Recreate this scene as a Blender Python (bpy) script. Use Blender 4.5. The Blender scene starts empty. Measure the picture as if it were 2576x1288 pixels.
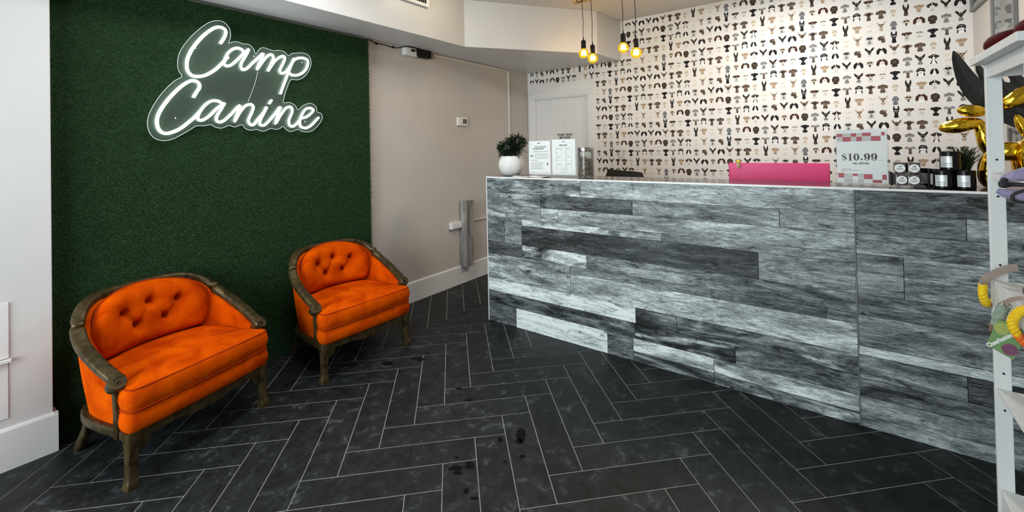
import bpy, bmesh, math, random
import numpy as np
from mathutils import Vector, Matrix, noise as mnoise
random.seed(7); np.random.seed(7)
S = bpy.context.scene
COL = S.collection
PI = math.pi

# ------------------------------------------------------------------ camera, world, lights, exposure
# world frame: X runs along the left (grass) wall away from the shop window, Y towards that wall, Z up
CAM_Z = 1.4514
def make_camera():
    p, yaw, roll, a = -0.0106, 0.1471, -0.0202, 0.7892
    fv = Vector((math.sin(yaw)*math.cos(p), math.cos(yaw)*math.cos(p), -math.sin(p)))
    rt0 = Vector((math.cos(yaw), -math.sin(yaw), 0)); up0 = rt0.cross(fv)
    rt = rt0*math.cos(roll) + up0*math.sin(roll); up = -rt0*math.sin(roll) + up0*math.cos(roll)
    def tr(v): return Vector((math.cos(a)*v.x + math.sin(a)*v.y, -math.sin(a)*v.x + math.cos(a)*v.y, v.z))
    rt, up, fv = tr(rt), tr(up), tr(fv)
    cd = bpy.data.cameras.new('camera'); co = bpy.data.objects.new('camera', cd); COL.objects.link(co)
    co.matrix_world = Matrix(((rt.x, up.x, -fv.x, 0), (rt.y, up.y, -fv.y, 0), (rt.z, up.z, -fv.z, CAM_Z), (0, 0, 0, 1)))
    cd.sensor_width = 36; cd.lens = 1087.09/2576*36
    cd.shift_x = (1288-1295.64)/2576; cd.shift_y = (359.26-644)/2576
    cd.clip_start = .02; cd.clip_end = 60
    S.camera = co
make_camera()
w = bpy.data.worlds.new('world'); S.world = w; w.use_nodes = True
w.node_tree.nodes['Background'].inputs[0].default_value = (.75, .86, 1, 1)
w.node_tree.nodes['Background'].inputs[1].default_value = .5
def lamp(name, kind, loc, energy, color, size=None, size_y=None, rot=None, radius=None, spot=None):
    l = bpy.data.lights.new(name, kind); l.energy = energy; l.color = color
    if kind == 'AREA':
        l.shape = 'RECTANGLE'; l.size = size; l.size_y = size_y
    if radius is not None: l.shadow_soft_size = radius
    if spot: l.spot_size = spot[0]; l.spot_blend = spot[1]
    o = bpy.data.objects.new(name, l); COL.objects.link(o); o.location = loc
    if rot: o.rotation_euler = rot
    return o
# daylight through the shop window behind the camera, and an added fill light under the ceiling
lamp('window_daylight', 'AREA', (-1.84, 1.85, 1.45), 168, (.90, .96, 1.0), 2.3, 2.3, (0, -PI/2, 0))
lamp('chair_fill', 'AREA', (1.15, 2.05, 2.84), 26, (1.0, .98, .95), .9, .45, (0, 0, 0))
S.view_settings.view_transform = 'Standard'; S.view_settings.look = 'None'
S.view_settings.gamma = 1; S.view_settings.use_curve_mapping = False
S.view_settings.exposure = 0.16

# ------------------------------------------------------------------ materials
MATS = {}
def mat(name, base, rough=.5, metal=0, spec=.5, emit=None, estr=0, trans=0, alpha=1, ior=1.45, sheen=0,
        n2=None, nscale=8, namt=1.0, ndist=0, bump=None, attr=None, coat=0, stretch=None, detail=4):
    if name in MATS: return MATS[name]
    m = bpy.data.materials.new(name); m.use_nodes = True; nt = m.node_tree; N = nt.nodes; L = nt.links
    b = N['Principled BSDF']
    b.inputs['Base Color'].default_value = (*base, 1); b.inputs['Roughness'].default_value = rough
    b.inputs['Metallic'].default_value = metal; b.inputs['Specular IOR Level'].default_value = spec
    b.inputs['Transmission Weight'].default_value = trans; b.inputs['IOR'].default_value = ior
    b.inputs['Alpha'].default_value = alpha; b.inputs['Sheen Weight'].default_value = sheen
    b.inputs['Coat Weight'].default_value = coat
    if emit: b.inputs['Emission Color'].default_value = (*emit, 1); b.inputs['Emission Strength'].default_value = estr
    tc = N.new('ShaderNodeTexCoord'); mp = N.new('ShaderNodeMapping'); L.new(tc.outputs['Object'], mp.inputs[0])
    if stretch: mp.inputs['Scale'].default_value = stretch
    if n2:
        t = N.new('ShaderNodeTexNoise'); t.inputs['Scale'].default_value = nscale; t.inputs['Detail'].default_value = detail
        t.inputs['Distortion'].default_value = ndist; L.new(mp.outputs[0], t.inputs['Vector'])
        r = N.new('ShaderNodeValToRGB'); r.color_ramp.elements[0].position = .5-.25*namt*.8; r.color_ramp.elements[1].position = .5+.25*namt*.8
        r.color_ramp.elements[0].color = (*base, 1); r.color_ramp.elements[1].color = (*n2, 1)
        L.new(t.outputs[0], r.inputs[0]); L.new(r.outputs[0], b.inputs['Base Color'])
    if bump:
        t2 = N.new('ShaderNodeTexNoise'); t2.inputs['Scale'].default_value = bump[0]; t2.inputs['Detail'].default_value = 3
        L.new(mp.outputs[0], t2.inputs['Vector'])
        bp = N.new('ShaderNodeBump'); bp.inputs['Strength'].default_value = bump[1]; bp.inputs['Distance'].default_value = bump[2] if len(bump) > 2 else .002
        L.new(t2.outputs[0], bp.inputs['Height']); L.new(bp.outputs[0], b.inputs['Normal'])
    MATS[name] = m
    return m

M_wall = mat('white_paint', (.61, .61, .61), .55, spec=.3, n2=(.64, .64, .64), nscale=3, bump=(220, .12, .001))
M_ceil = mat('ceiling_paint', (.62, .60, .58), .7, spec=.2, n2=(.66, .64, .62), nscale=2, bump=(160, .1, .001))
M_soffit = mat('soffit_paint', (.60, .60, .60), .38, spec=.45, n2=(.63, .63, .63), nscale=3, bump=(160, .1, .001))
M_wall_dim = mat('dimmed_white_paint', (.52, .49, .455), .5, spec=.35, n2=(.55, .52, .485), nscale=3, bump=(220, .12, .001))  # white wall paint toned down, dimmer light put into the colour
M_trim = mat('trim_gloss_white', (.74, .74, .74), .32, spec=.5)
M_paper = mat('wallpaper_ground', (.76, .75, .73), .6, spec=.2, bump=(400, .1, .0005))
M_whitepaint = mat('shelf_white', (.67, .69, .69), .45, n2=(.62, .64, .64), nscale=30, stretch=(1, 1, .1), bump=(90, .15, .001))
M_black = mat('matte_black', (.005, .005, .005), .55, spec=.2)
M_blackgloss = mat('gloss_black', (.004, .004, .004), .12, spec=.5)
M_whiteplastic = mat('white_plastic', (.72, .72, .70), .35)
M_beigeconduit = mat('painted_conduit', (.66, .62, .56), .45)
M_wood = mat('bronzed_wood', (.009, .0065, .004), .33, metal=.4, spec=.35, n2=(.115, .080, .032), nscale=26, namt=1.5, ndist=.8, bump=(60, .3, .002), stretch=(1, 1, .6))
M_fabric = mat('orange_velvet', (.36, .026, .0005), .9, spec=.02, sheen=.0, n2=(.74, .105, .001), nscale=9, namt=1.3, ndist=.6, bump=(260, .2, .001), detail=7)
M_piping = mat('orange_piping', (.33, .030, .0015), .8, spec=.1)
M_ink = mat('ink', (.02, .02, .02), .6)
M_sheet = mat('white_sheet', (.90, .91, .91), .35)
M_chrome = mat('brushed_metal', (.42, .42, .42), .25, metal=1)
M_gold = mat('gold_foil', (.78, .50, .035), .14, metal=1, bump=(15, .35, .02))
M_pink = mat('pink_metal', (.80, .045, .20), .38, spec=.4)
M_rubberblack = mat('black_label_glass', (.003, .003, .003), .22, spec=.25)
M_label = mat('grey_label', (.55, .58, .6), .35, metal=.3, n2=(.68, .7, .72), nscale=60)
M_counterdark = mat('dark_laminate', (.035, .026, .022), .16, spec=.6, n2=(.06, .045, .036), nscale=5, stretch=(6, 1, 1))
M_edge = mat('aluminium_edge', (.82, .83, .84), .3, spec=.6)

def simple_glass(name, tint=(1, 1, 1), gl=.8, diff=None):
    m = bpy.data.materials.new(name); m.use_nodes = True; nt = m.node_tree; N = nt.nodes; L = nt.links
    N.remove(N['Principled BSDF']); out = N['Material Output']
    t = N.new('ShaderNodeBsdfTransparent'); t.inputs[0].default_value = (*tint, 1)
    g = N.new('ShaderNodeBsdfGlossy'); g.inputs[1].default_value = .03
    fr = N.new('ShaderNodeFresnel'); fr.inputs[0].default_value = 1.45
    fm = N.new('ShaderNodeMath'); fm.operation = 'MULTIPLY'; fm.inputs[1].default_value = gl; L.new(fr.outputs[0], fm.inputs[0])
    mx = N.new('ShaderNodeMixShader'); L.new(fm.outputs[0], mx.inputs[0]); L.new(t.outputs[0], mx.inputs[1]); L.new(g.outputs[0], mx.inputs[2])
    last = mx
    if diff:
        d = N.new('ShaderNodeBsdfDiffuse'); d.inputs[0].default_value = (*diff[0], 1)
        m2 = N.new('ShaderNodeMixShader'); m2.inputs[0].default_value = diff[1]
        L.new(mx.outputs[0], m2.inputs[1]); L.new(d.outputs[0], m2.inputs[2]); last = m2
    L.new(last.outputs[0], out.inputs[0]); MATS[name] = m
    return m
M_acrylic = simple_glass('clear_acrylic', (.98, .985, .985), .22, diff=((.8, .85, .85), .05))
M_signacrylic = simple_glass('sign_acrylic', (.93, .96, .95), .5, diff=((.6, .72, .68), .035))
M_glass = simple_glass('jar_glass', (.93, .95, .94), diff=((.8, .8, .8), .03))

def emission(name, col, strength):
    m = bpy.data.materials.new(name); m.use_nodes = True; nt = m.node_tree; N = nt.nodes
    N.remove(N['Principled BSDF']); e = N.new('ShaderNodeEmission'); e.inputs[0].default_value = (*col, 1); e.inputs[1].default_value = strength
    nt.links.new(e.outputs[0], N['Material Output'].inputs[0]); MATS[name] = m
    return m
M_neon = emission('neon_white', (.93, 1.0, .94), 5.5)
M_neonedge = emission('lit_acrylic_edge', (.85, .97, .97), 1.1)
M_filament = emission('filament_glow', (1, .80, .42), 55)

def bulb_mat():
    m = bpy.data.materials.new('amber_glass'); m.use_nodes = True; nt = m.node_tree; N = nt.nodes; L = nt.links
    N.remove(N['Principled BSDF'])
    t = N.new('ShaderNodeBsdfTransparent'); t.inputs[0].default_value = (1, .78, .16, 1)
    e = N.new('ShaderNodeEmission'); e.inputs[0].default_value = (1, .62, .02, 1); e.inputs[1].default_value = .95
    g = N.new('ShaderNodeBsdfGlossy'); g.inputs[1].default_value = .05; g.inputs[0].default_value = (1, .9, .6, 1)
    lw = N.new('ShaderNodeLayerWeight'); lw.inputs[0].default_value = .35
    mp = N.new('ShaderNodeMapRange'); mp.inputs['To Min'].default_value = .30; mp.inputs['To Max'].default_value = .95
    L.new(lw.outputs['Facing'], mp.inputs[0])
    a = N.new('ShaderNodeMixShader'); L.new(mp.outputs[0], a.inputs[0]); L.new(t.outputs[0], a.inputs[1]); L.new(e.outputs[0], a.inputs[2])
    b = N.new('ShaderNodeMixShader'); b.inputs[0].default_value = .06; L.new(a.outputs[0], b.inputs[1]); L.new(g.outputs[0], b.inputs[2])
    L.new(b.outputs[0], N['Material Output'].inputs[0])
    return m
M_bulb = bulb_mat()

def floor_mat():
    m = bpy.data.materials.new('slate_tile'); m.use_nodes = True; nt = m.node_tree; N = nt.nodes; L = nt.links
    b = N['Principled BSDF']; tc = N.new('ShaderNodeTexCoord'); at = N.new('ShaderNodeAttribute'); at.attribute_name = 'tile'
    off = N.new('ShaderNodeVectorMath'); off.operation = 'MULTIPLY_ADD'; L.new(at.outputs['Color'], off.inputs[0])
    off.inputs[1].default_value = (9, 9, 9); L.new(tc.outputs['Object'], off.inputs[2])
    n1 = N.new('ShaderNodeTexNoise'); n1.inputs['Scale'].default_value = 12; n1.inputs['Detail'].default_value = 12; n1.inputs['Roughness'].default_value = .76; n1.inputs['Distortion'].default_value = .45
    L.new(off.outputs[0], n1.inputs['Vector'])
    r = N.new('ShaderNodeValToRGB'); cr = r.color_ramp
    cr.elements[0].position = .36; cr.elements[0].color = (.0045, .0055, .006, 1)
    cr.elements[1].position = .72; cr.elements[1].color = (.095, .108, .114, 1)
    e = cr.elements.new(.56); e.color = (.0150, .0182, .0198, 1)
    L.new(n1.outputs[0], r.inputs[0])
    mul = N.new('ShaderNodeMix'); mul.data_type = 'RGBA'; mul.blend_type = 'MULTIPLY'; mul.inputs[0].default_value = 1
    mr = N.new('ShaderNodeMapRange'); mr.inputs['To Min'].default_value = .72; mr.inputs['To Max'].default_value = 1.3
    L.new(at.outputs['Fac'], mr.inputs[0]); cc = N.new('ShaderNodeCombineColor')
    for i in range(3): L.new(mr.outputs[0], cc.inputs[i])
    L.new(r.outputs[0], mul.inputs[6]); L.new(cc.outputs[0], mul.inputs[7])
    # specks of light grit
    v = N.new('ShaderNodeTexVoronoi'); v.inputs['Scale'].default_value = 17; L.new(tc.outputs['Object'], v.inputs['Vector'])
    lt = N.new('ShaderNodeMath'); lt.operation = 'LESS_THAN'; lt.inputs[1].default_value = .035; L.new(v.outputs['Distance'], lt.inputs[0])
    n4 = N.new('ShaderNodeTexNoise'); n4.inputs['Scale'].default_value = 2.5; L.new(tc.outputs['Object'], n4.inputs['Vector'])
    gt = N.new('ShaderNodeMath'); gt.operation = 'GREATER_THAN'; gt.inputs[1].default_value = .58; L.new(n4.outputs[0], gt.inputs[0])
    mm = N.new('ShaderNodeMath'); mm.operation = 'MULTIPLY'; L.new(lt.outputs[0], mm.inputs[0]); L.new(gt.outputs[0], mm.inputs[1])
    ms = N.new('ShaderNodeMix'); ms.data_type = 'RGBA'; L.new(mm.outputs[0], ms.inputs[0]); L.new(mul.outputs[2], ms.inputs[6]); ms.inputs[7].default_value = (.35, .36, .36, 1)
    L.new(ms.outputs[2], b.inputs['Base Color'])
    rr = N.new('ShaderNodeMapRange'); rr.inputs['To Min'].default_value = .38; rr.inputs['To Max'].default_value = .62; L.new(n1.outputs[0], rr.inputs[0]); L.new(rr.outputs[0], b.inputs['Roughness'])
    b.inputs['Specular IOR Level'].default_value = .27
    n3 = N.new('ShaderNodeTexNoise'); n3.inputs['Scale'].default_value = 30; n3.inputs['Detail'].default_value = 6; L.new(off.outputs[0], n3.inputs['Vector'])
    bp = N.new('ShaderNodeBump'); bp.inputs['Strength'].default_value = .35; bp.inputs['Distance'].default_value = .003; L.new(n3.outputs[0], bp.inputs['Height']); L.new(bp.outputs[0], b.inputs['Normal'])
    return m
M_tile = floor_mat()
M_grout = mat('grout', (.36, .36, .35), .9, n2=(.27, .27, .26), nscale=4)
M_wet = mat('damp_spot', (.003, .003, .0035), .45, spec=.12)

def plank_mat():
    m = bpy.data.materials.new('weathered_plank_print'); m.use_nodes = True; nt = m.node_tree; N = nt.nodes; L = nt.links
    b = N['Principled BSDF']; tc = N.new('ShaderNodeTexCoord'); at = N.new('ShaderNodeAttribute'); at.attribute_name = 'tile'
    sp = N.new('ShaderNodeSeparateColor'); L.new(at.outputs['Color'], sp.inputs[0])   # r tone, g seed, b streak contrast
    sd = N.new('ShaderNodeMath'); sd.operation = 'MULTIPLY'; sd.inputs[1].default_value = 61; L.new(sp.outputs[1], sd.inputs[0])
    cv = N.new('ShaderNodeCombineXYZ')
    for i in range(3): L.new(sd.outputs[0], cv.inputs[i])
    add = N.new('ShaderNodeVectorMath'); add.operation = 'ADD'; L.new(tc.outputs['Object'], add.inputs[0]); L.new(cv.outputs[0], add.inputs[1])
    def nz(scl, scale, det, dist, rough=.6):
        mp = N.new('ShaderNodeMapping'); mp.inputs['Scale'].default_value = scl; L.new(add.outputs[0], mp.inputs[0])
        t = N.new('ShaderNodeTexNoise'); t.inputs['Scale'].default_value = scale; t.inputs['Detail'].default_value = det
        t.inputs['Distortion'].default_value = dist; t.inputs['Roughness'].default_value = rough
        L.new(mp.outputs[0], t.inputs['Vector']); return t.outputs[0]
    big = nz((1, 1.5, 8), 1.6, 5, 1.2); fine = nz((1, 7.5, 85), 2.4, 9, .5, .8); mid = nz((1, 5, 26), 2.0, 7, 2.2, .7)
    blot = nz((1, 5, 13), 1.5, 6, 1.0); pit = nz((1, 30, 130), 2.2, 5, 0.3, .8)
    def mad(x, k, c):
        n = N.new('ShaderNodeMath'); n.operation = 'MULTIPLY_ADD'; L.new(x, n.inputs[0])
        if isinstance(k, (int, float)): n.inputs[1].default_value = k
        else: L.new(k, n.inputs[1])
        if isinstance(c, (int, float)): n.inputs[2].default_value = c
        else: L.new(c, n.inputs[2])
        return n.outputs[0]
    def sub(x, c): 
        n = N.new('ShaderNodeMath'); n.operation = 'SUBTRACT'; L.new(x, n.inputs[0]); n.inputs[1].default_value = c; return n.outputs[0]
    v = mad(sp.outputs[0], 1.12, .03)
    k = mad(sp.outputs[2], 3.8, .45)
    v = mad(sub(big, .5), k, v)
    v = mad(sub(fine, .5), 1.2, v)
    v = mad(sub(mid, .5), .55, v)
    v = mad(sub(pit, .5), .45, v)
    crk = nz((1, 2.4, 38), 2.0, 3, 1.2, .5)
    ab = N.new('ShaderNodeMath'); ab.operation = 'ABSOLUTE'; L.new(sub(crk, .5), ab.inputs[0])
    cm = N.new('ShaderNodeMapRange'); cm.inputs['From Min'].default_value = .0; cm.inputs['From Max'].default_value = .022; cm.inputs['To Min'].default_value = -.20; cm.inputs['To Max'].default_value = 0; L.new(ab.outputs[0], cm.inputs[0])
    n = N.new('ShaderNodeMath'); n.operation = 'ADD'; L.new(v, n.inputs[0]); L.new(cm.outputs[0], n.inputs[1]); v = n.outputs[0]
    # dark blotches, only where the noise is low
    lo = N.new('ShaderNodeMapRange'); lo.inputs['From Min'].default_value = .28; lo.inputs['From Max'].default_value = .42; lo.inputs['To Min'].default_value = -.30; lo.inputs['To Max'].default_value = 0; L.new(blot, lo.inputs[0])
    n = N.new('ShaderNodeMath'); n.operation = 'ADD'; L.new(v, n.inputs[0]); L.new(lo.outputs[0], n.inputs[1]); v = n.outputs[0]
    # knots
    mpk = N.new('ShaderNodeMapping'); mpk.inputs['Scale'].default_value = (0, 2.3, 6.5); L.new(add.outputs[0], mpk.inputs[0])
    vo = N.new('ShaderNodeTexVoronoi'); vo.voronoi_dimensions = '3D'; vo.inputs['Scale'].default_value = 1.0; L.new(mpk.outputs[0], vo.inputs['Vector'])
    wv = N.new('ShaderNodeMath'); wv.operation = 'SINE'; s1 = mad(vo.outputs['Distance'], 95.0, 0.0); L.new(s1, wv.inputs[0])
    near = N.new('ShaderNodeMapRange'); near.inputs['From Min'].default_value = .02; near.inputs['From Max'].default_value = .16; near.inputs['To Min'].default_value = .13; near.inputs['To Max'].default_value = 0; L.new(vo.outputs['Distance'], near.inputs[0])
    kn = N.new('ShaderNodeMath'); kn.operation = 'MULTIPLY'; L.new(wv.outputs[0], kn.inputs[0]); L.new(near.outputs[0], kn.inputs[1])
    n = N.new('ShaderNodeMath'); n.operation = 'SUBTRACT'; L.new(v, n.inputs[0]); L.new(kn.outputs[0], n.inputs[1]); v = n.outputs[0]
    core = N.new('ShaderNodeMapRange'); core.inputs['From Min'].default_value = .02; core.inputs['From Max'].default_value = .045; core.inputs['To Min'].default_value = -.35; core.inputs['To Max'].default_value = 0; L.new(vo.outputs['Distance'], core.inputs[0])
    n = N.new('ShaderNodeMath'); n.operation = 'ADD'; L.new(v, n.inputs[0]); L.new(core.outputs[0], n.inputs[1]); v = n.outputs[0]
    r = N.new('ShaderNodeValToRGB'); cr = r.color_ramp
    cr.elements[0].position = 0; cr.elements[0].color = (.003, .004, .004, 1)
    cr.elements[1].position = .96; cr.elements[1].color = (.80, .87, .88, 1)
    for pos, c in ((.22, (.020, .024, .025)), (.42, (.085, .098, .102)), (.62, (.22, .25, .26)), (.82, (.48, .54, .56))):
        e = cr.elements.new(pos); e.color = (*c, 1)
    L.new(v, r.inputs[0]); L.new(r.outputs[0], b.inputs['Base Color'])
    b.inputs['Roughness'].default_value = .45; b.inputs['Specular IOR Level'].default_value = .3
    bp = N.new('ShaderNodeBump'); bp.inputs['Strength'].default_value = .12; bp.inputs['Distance'].default_value = .001; L.new(fine, bp.inputs['Height']); L.new(bp.outputs[0], b.inputs['Normal'])
    return m
M_plank = plank_mat()

def turf_mat():
    m = bpy.data.materials.new('artificial_grass'); m.use_nodes = True; nt = m.node_tree; N = nt.nodes; L = nt.links
    b = N['Principled BSDF']; at = N.new('ShaderNodeAttribute'); at.attribute_name = 'tile'
    r = N.new('ShaderNodeValToRGB'); r.color_ramp.elements[0].color = (.002, .016, .002, 1); r.color_ramp.elements[1].color = (.040, .108, .038, 1)
    L.new(at.outputs['Fac'], r.inputs[0]); L.new(r.outputs[0], b.inputs['Base Color'])
    b.inputs['Roughness'].default_value = .6; b.inputs['Specular IOR Level'].default_value = .12
    return m
M_turf = turf_mat()

# ------------------------------------------------------------------ mesh helpers
class MB:
    def __init__(s): s.v = []; s.f = []; s.mi = []; s.c = []; s.m = 0; s.col = (0, 0, 0)
    def add(s, vs, fs):
        o = len(s.v); s.v += [tuple(x) for x in vs]
        for f in fs: s.f.append([i+o for i in f]); s.mi.append(s.m); s.c.append(s.col)
        return s
    def box(s, a, b, mtx=None):
        (x0, y0, z0), (x1, y1, z1) = a, b
        vs = [Vector(p) for p in ((x0,y0,z0),(x1,y0,z0),(x1,y1,z0),(x0,y1,z0),(x0,y0,z1),(x1,y0,z1),(x1,y1,z1),(x0,y1,z1))]
        if mtx: vs = [mtx @ v for v in vs]
        return s.add(vs, [(3,2,1,0),(4,5,6,7),(0,1,5,4),(1,2,6,5),(2,3,7,6),(3,0,4,7)])
    def loft(s, rings, closed=True, cap=True):
        n = len(rings[0]); vs = [p for r in rings for p in r]; fs = []
        for i in range(len(rings)-1):
            for j in range(n if closed else n-1):
                k = (j+1) % n; fs.append((i*n+j, i*n+k, (i+1)*n+k, (i+1)*n+j))
        if cap: fs += [tuple(range(n-1, -1, -1)), tuple(range((len(rings)-1)*n, len(rings)*n))]
        return s.add(vs, fs)
    def prism(s, poly, d):           # poly: 3D points, extruded along d
        d = Vector(d); return s.loft([[Vector(p) for p in poly], [Vector(p)+d for p in poly]])
    def lathe(s, prof, n=24, loc=(0, 0, 0), mtx=None, cap=True):
        rings = []
        for r, z in prof:
            ring = [Vector((r*math.cos(2*PI*i/n), r*math.sin(2*PI*i/n), z)) for i in range(n)]
            rings.append([(mtx @ p if mtx else p) + Vector(loc) for p in ring])
        return s.loft(rings, cap=cap)
    def tube(s, path, r, n=8, closed=False, flat=1.0):
        P = [Vector(p) for p in path]; rings = []; up = Vector((0, 0, 1)); prev = None
        for i, p in enumerate(P):
            if closed: t = P[(i+1) % len(P)] - P[i-1]
            else: t = (P[min(i+1, len(P)-1)] - P[max(i-1, 0)])
            if t.length < 1e-9: t = Vector((1, 0, 0))
            t.normalize()
            if prev is None:
                a = up if abs(t.dot(up)) < .95 else Vector((1, 0, 0)); u = t.cross(a).normalized()
            else:
                u = (prev - t*prev.dot(t)); u = u.normalized() if u.length > 1e-6 else t.orthogonal().normalized()
            prev = u; v = t.cross(u); rr = r[i] if isinstance(r, (list, tuple)) else r
            rings.append([p + u*rr*math.cos(2*PI*k/n) + v*rr*flat*math.sin(2*PI*k/n) for k in range(n)])
        if closed: rings.append(rings[0]); return s.loft(rings, cap=False)
        return s.loft(rings)
    def sweep(s, path, wh, lat=None, n=12, pw=.45):   # rounded-rectangle section; lateral kept horizontal
        P = [Vector(p) for p in path]; rings = []
        for i, p in enumerate(P):
            t = (P[min(i+1, len(P)-1)] - P[max(i-1, 0)]).normalized()
            u = lat[i] if lat else Vector((t.y, -t.x, 0)).normalized()
            v = u.cross(t).normalized(); w_, h_ = wh[i] if isinstance(wh, list) else wh
            ring = []
            for k in range(n):
                a = 2*PI*(k+.5)/n; ca, sa = math.cos(a), math.sin(a)
                ring.append(p + u*(w_/2*math.copysign(abs(ca)**pw, ca)) + v*(h_/2*math.copysign(abs(sa)**pw, sa)))
            rings.append(ring)
        return s.loft(rings)
    def ellipsoid(s, loc, r, n=16, m=10, mtx=None, pw=1):
        rings = []
        for j in range(1, m):
            ph = PI*j/m - PI/2; rings.append([(mtx @ Vector((r[0]*math.cos(ph)*math.cos(2*PI*i/n), r[1]*math.cos(ph)*math.sin(2*PI*i/n), r[2]*math.sin(ph))) if mtx else
                Vector((r[0]*math.cos(ph)*math.cos(2*PI*i/n), r[1]*math.cos(ph)*math.sin(2*PI*i/n), r[2]*math.sin(ph)))) + Vector(loc) for i in range(n)])
        return s.loft(rings)
    def obj(s, name, mats, parent=None, smooth=False, bevel=None, angle=None, loc=None):
        me = bpy.data.meshes.new(name); me.from_pydata(s.v, [], s.f)
        for m in (mats if isinstance(mats, (list, tuple)) else [mats]): me.materials.append(m)
        if max(s.mi, default=0) > 0: me.polygons.foreach_set('material_index', s.mi)
        if any(c != (0, 0, 0) for c in s.c):
            at = me.attributes.new('tile', 'FLOAT_COLOR', 'FACE'); at.data.foreach_set('color', [x for c in s.c for x in (*c, 1)])
        bm = bmesh.new(); bm.from_mesh(me); bmesh.ops.recalc_face_normals(bm, faces=bm.faces); bm.to_mesh(me); bm.free()
        if smooth: me.polygons.foreach_set('use_smooth', [True]*len(me.polygons))
        if angle: 
            try: me.set_sharp_from_angle(angle=math.radians(angle))
            except Exception: pass
        me.update()
        o = bpy.data.objects.new(name, me); COL.objects.link(o)
        if loc: o.location = loc
        if parent: o.parent = parent
        if bevel:
            md = o.modifiers.new('bevel', 'BEVEL'); md.width = bevel; md.segments = 2; md.limit_method = 'ANGLE'; md.angle_limit = math.radians(40)
        return o
def tag(o, label=None, cat=None, group=None, kind=None):
    if label: o['label'] = label
    if cat: o['category'] = cat
    if group: o['group'] = group
    if kind: o['kind'] = kind
    return o
def thing(name, label, cat, loc=(0, 0, 0), rz=0, group=None):
    o = bpy.data.objects.new(name, None); COL.objects.link(o); o.location = loc; o.rotation_euler = (0, 0, rz); o.empty_display_size = .05
    return tag(o, label, cat, group)
def struct(name, mb, m, label=None, **k):
    return tag(mb.obj(name, m, **k), label, None, None, 'structure')
def copy_tree(o, parent=None):
    c = o.copy(); COL.objects.link(c); c.parent = parent
    for ch in [x for x in bpy.data.objects if x.parent == o]: copy_tree(ch, c)
    return c
def smooth_path(P, n=6, closed=False):     # Catmull-Rom
    P = [Vector(p) for p in P]; out = []; m = len(P)
    for i in range(m if closed else m-1):
        g = (lambda k: P[k % m]) if closed else (lambda k: P[max(0, min(m-1, k))])
        p0, p1, p2, p3 = g(i-1), g(i), g(i+1), g(i+2)
        for j in range(n):
            t = j/n; out.append(.5*((2*p1)+(p2-p0)*t+(2*p0-5*p1+4*p2-p3)*t*t+(3*p1-p0-3*p2+p3)*t**3))
    if not closed: out.append(P[-1])
    return out
FACE_CAM = Matrix(((0, 0, -1, 0), (-1, 0, 0, 0), (0, 1, 0, 0), (0, 0, 0, 1)))   # flat drawing -> plane facing -X (right = -Y)
def text(name, body, size, mtx, m, parent, bold=0.0, align='LEFT', sx=1.0, shear=0, extr=.0002, spacing=1):
    cu = bpy.data.curves.new(name, 'FONT'); cu.body = body; cu.size = size; cu.offset = bold; cu.align_x = align; cu.align_y = 'CENTER'
    cu.extrude = extr; cu.shear = shear; cu.space_character = spacing; cu.offset = 0
    tmp = bpy.data.objects.new(name, cu); COL.objects.link(tmp)
    dg = bpy.context.evaluated_depsgraph_get(); me = bpy.data.meshes.new_from_object(tmp.evaluated_get(dg))
    bpy.data.objects.remove(tmp); bpy.data.curves.remove(cu)
    if bold:
        bm = bmesh.new()
        for dx, dy in ((-bold, 0), (bold, 0), (0, bold*.7), (0, -bold*.7), (0, 0)):
            m2 = me.copy(); m2.transform(Matrix.Translation((dx, dy, (abs(dx)*3+dx*1.5+dy)*.05))); bm.from_mesh(m2); bpy.data.meshes.remove(m2)
        bm.to_mesh(me); bm.free()
    me.transform(Matrix.Diagonal((sx, 1, 1, 1))); me.transform(mtx); me.materials.clear(); me.materials.append(m)
    o = bpy.data.objects.new(name, me); COL.objects.link(o); o.parent = parent
    return o
def on_x(X, Y, Z): return Matrix.Translation((X, Y, Z)) @ FACE_CAM

# ------------------------------------------------------------------ the setting
LY = 3.262          # left wall plane
BX = 4.742          # papered back wall plane
RY = -.88           # right wall plane
FX = -1.70          # shop-window wall behind the camera
CZ = 2.88           # ceiling
SZ = 2.425          # underside of the soffit
TU = .155           # tile pitch (tile + joint)
ANG = .7892
def tile_to_room(u, v):
    x, y = u*TU, v*TU
    return (math.cos(ANG)*x + math.sin(ANG)*y + 1.076, -math.sin(ANG)*x + math.cos(ANG)*y + 1.814)
def build_floor():
    mb = MB(); g = .0020/TU; b = .0011/TU
    def tile(u0, v0, u1, v1):
        cx, cy = tile_to_room((u0+u1)/2, (v0+v1)/2)
        if not (FX-.3 < cx < BX+.3 and RY-.3 < cy < LY+.3): return
        mb.col = (random.random(), random.random(), random.random())
        o = [tile_to_room(*p) for p in ((u0+g, v0+g), (u1-g, v0+g), (u1-g, v1-g), (u0+g, v1-g))]
        i = [tile_to_room(*p) for p in ((u0+g+b, v0+g+b), (u1-g-b, v0+g+b), (u1-g-b, v1-g-b), (u0+g+b, v1-g-b))]
        mb.loft([[(*p, -.006) for p in o], [(*p, -.0007) for p in o], [(*p, 0) for p in i]])
    for k in range(-45, 50):
        for m in range(-8, 9):
            tile(k+8*m, k, k+8*m+4, k+1); tile(k, k+1+8*m, k+1, k+5+8*m)
    mb.m = 1; mb.col = (.5, .5, .5); mb.box((FX-.2, RY-.2, -.08), (BX+.2, LY+.2, -.0016))
    struct('floor', mb, [M_tile, M_grout], 'dark slate floor tiles laid in a herringbone with pale grout')
build_floor()
struct('ceiling', MB().box((FX-.1, RY-.1, CZ), (BX+.1, LY+.1, CZ+.1)), M_ceil, 'plain painted ceiling above the reception counter')
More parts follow.
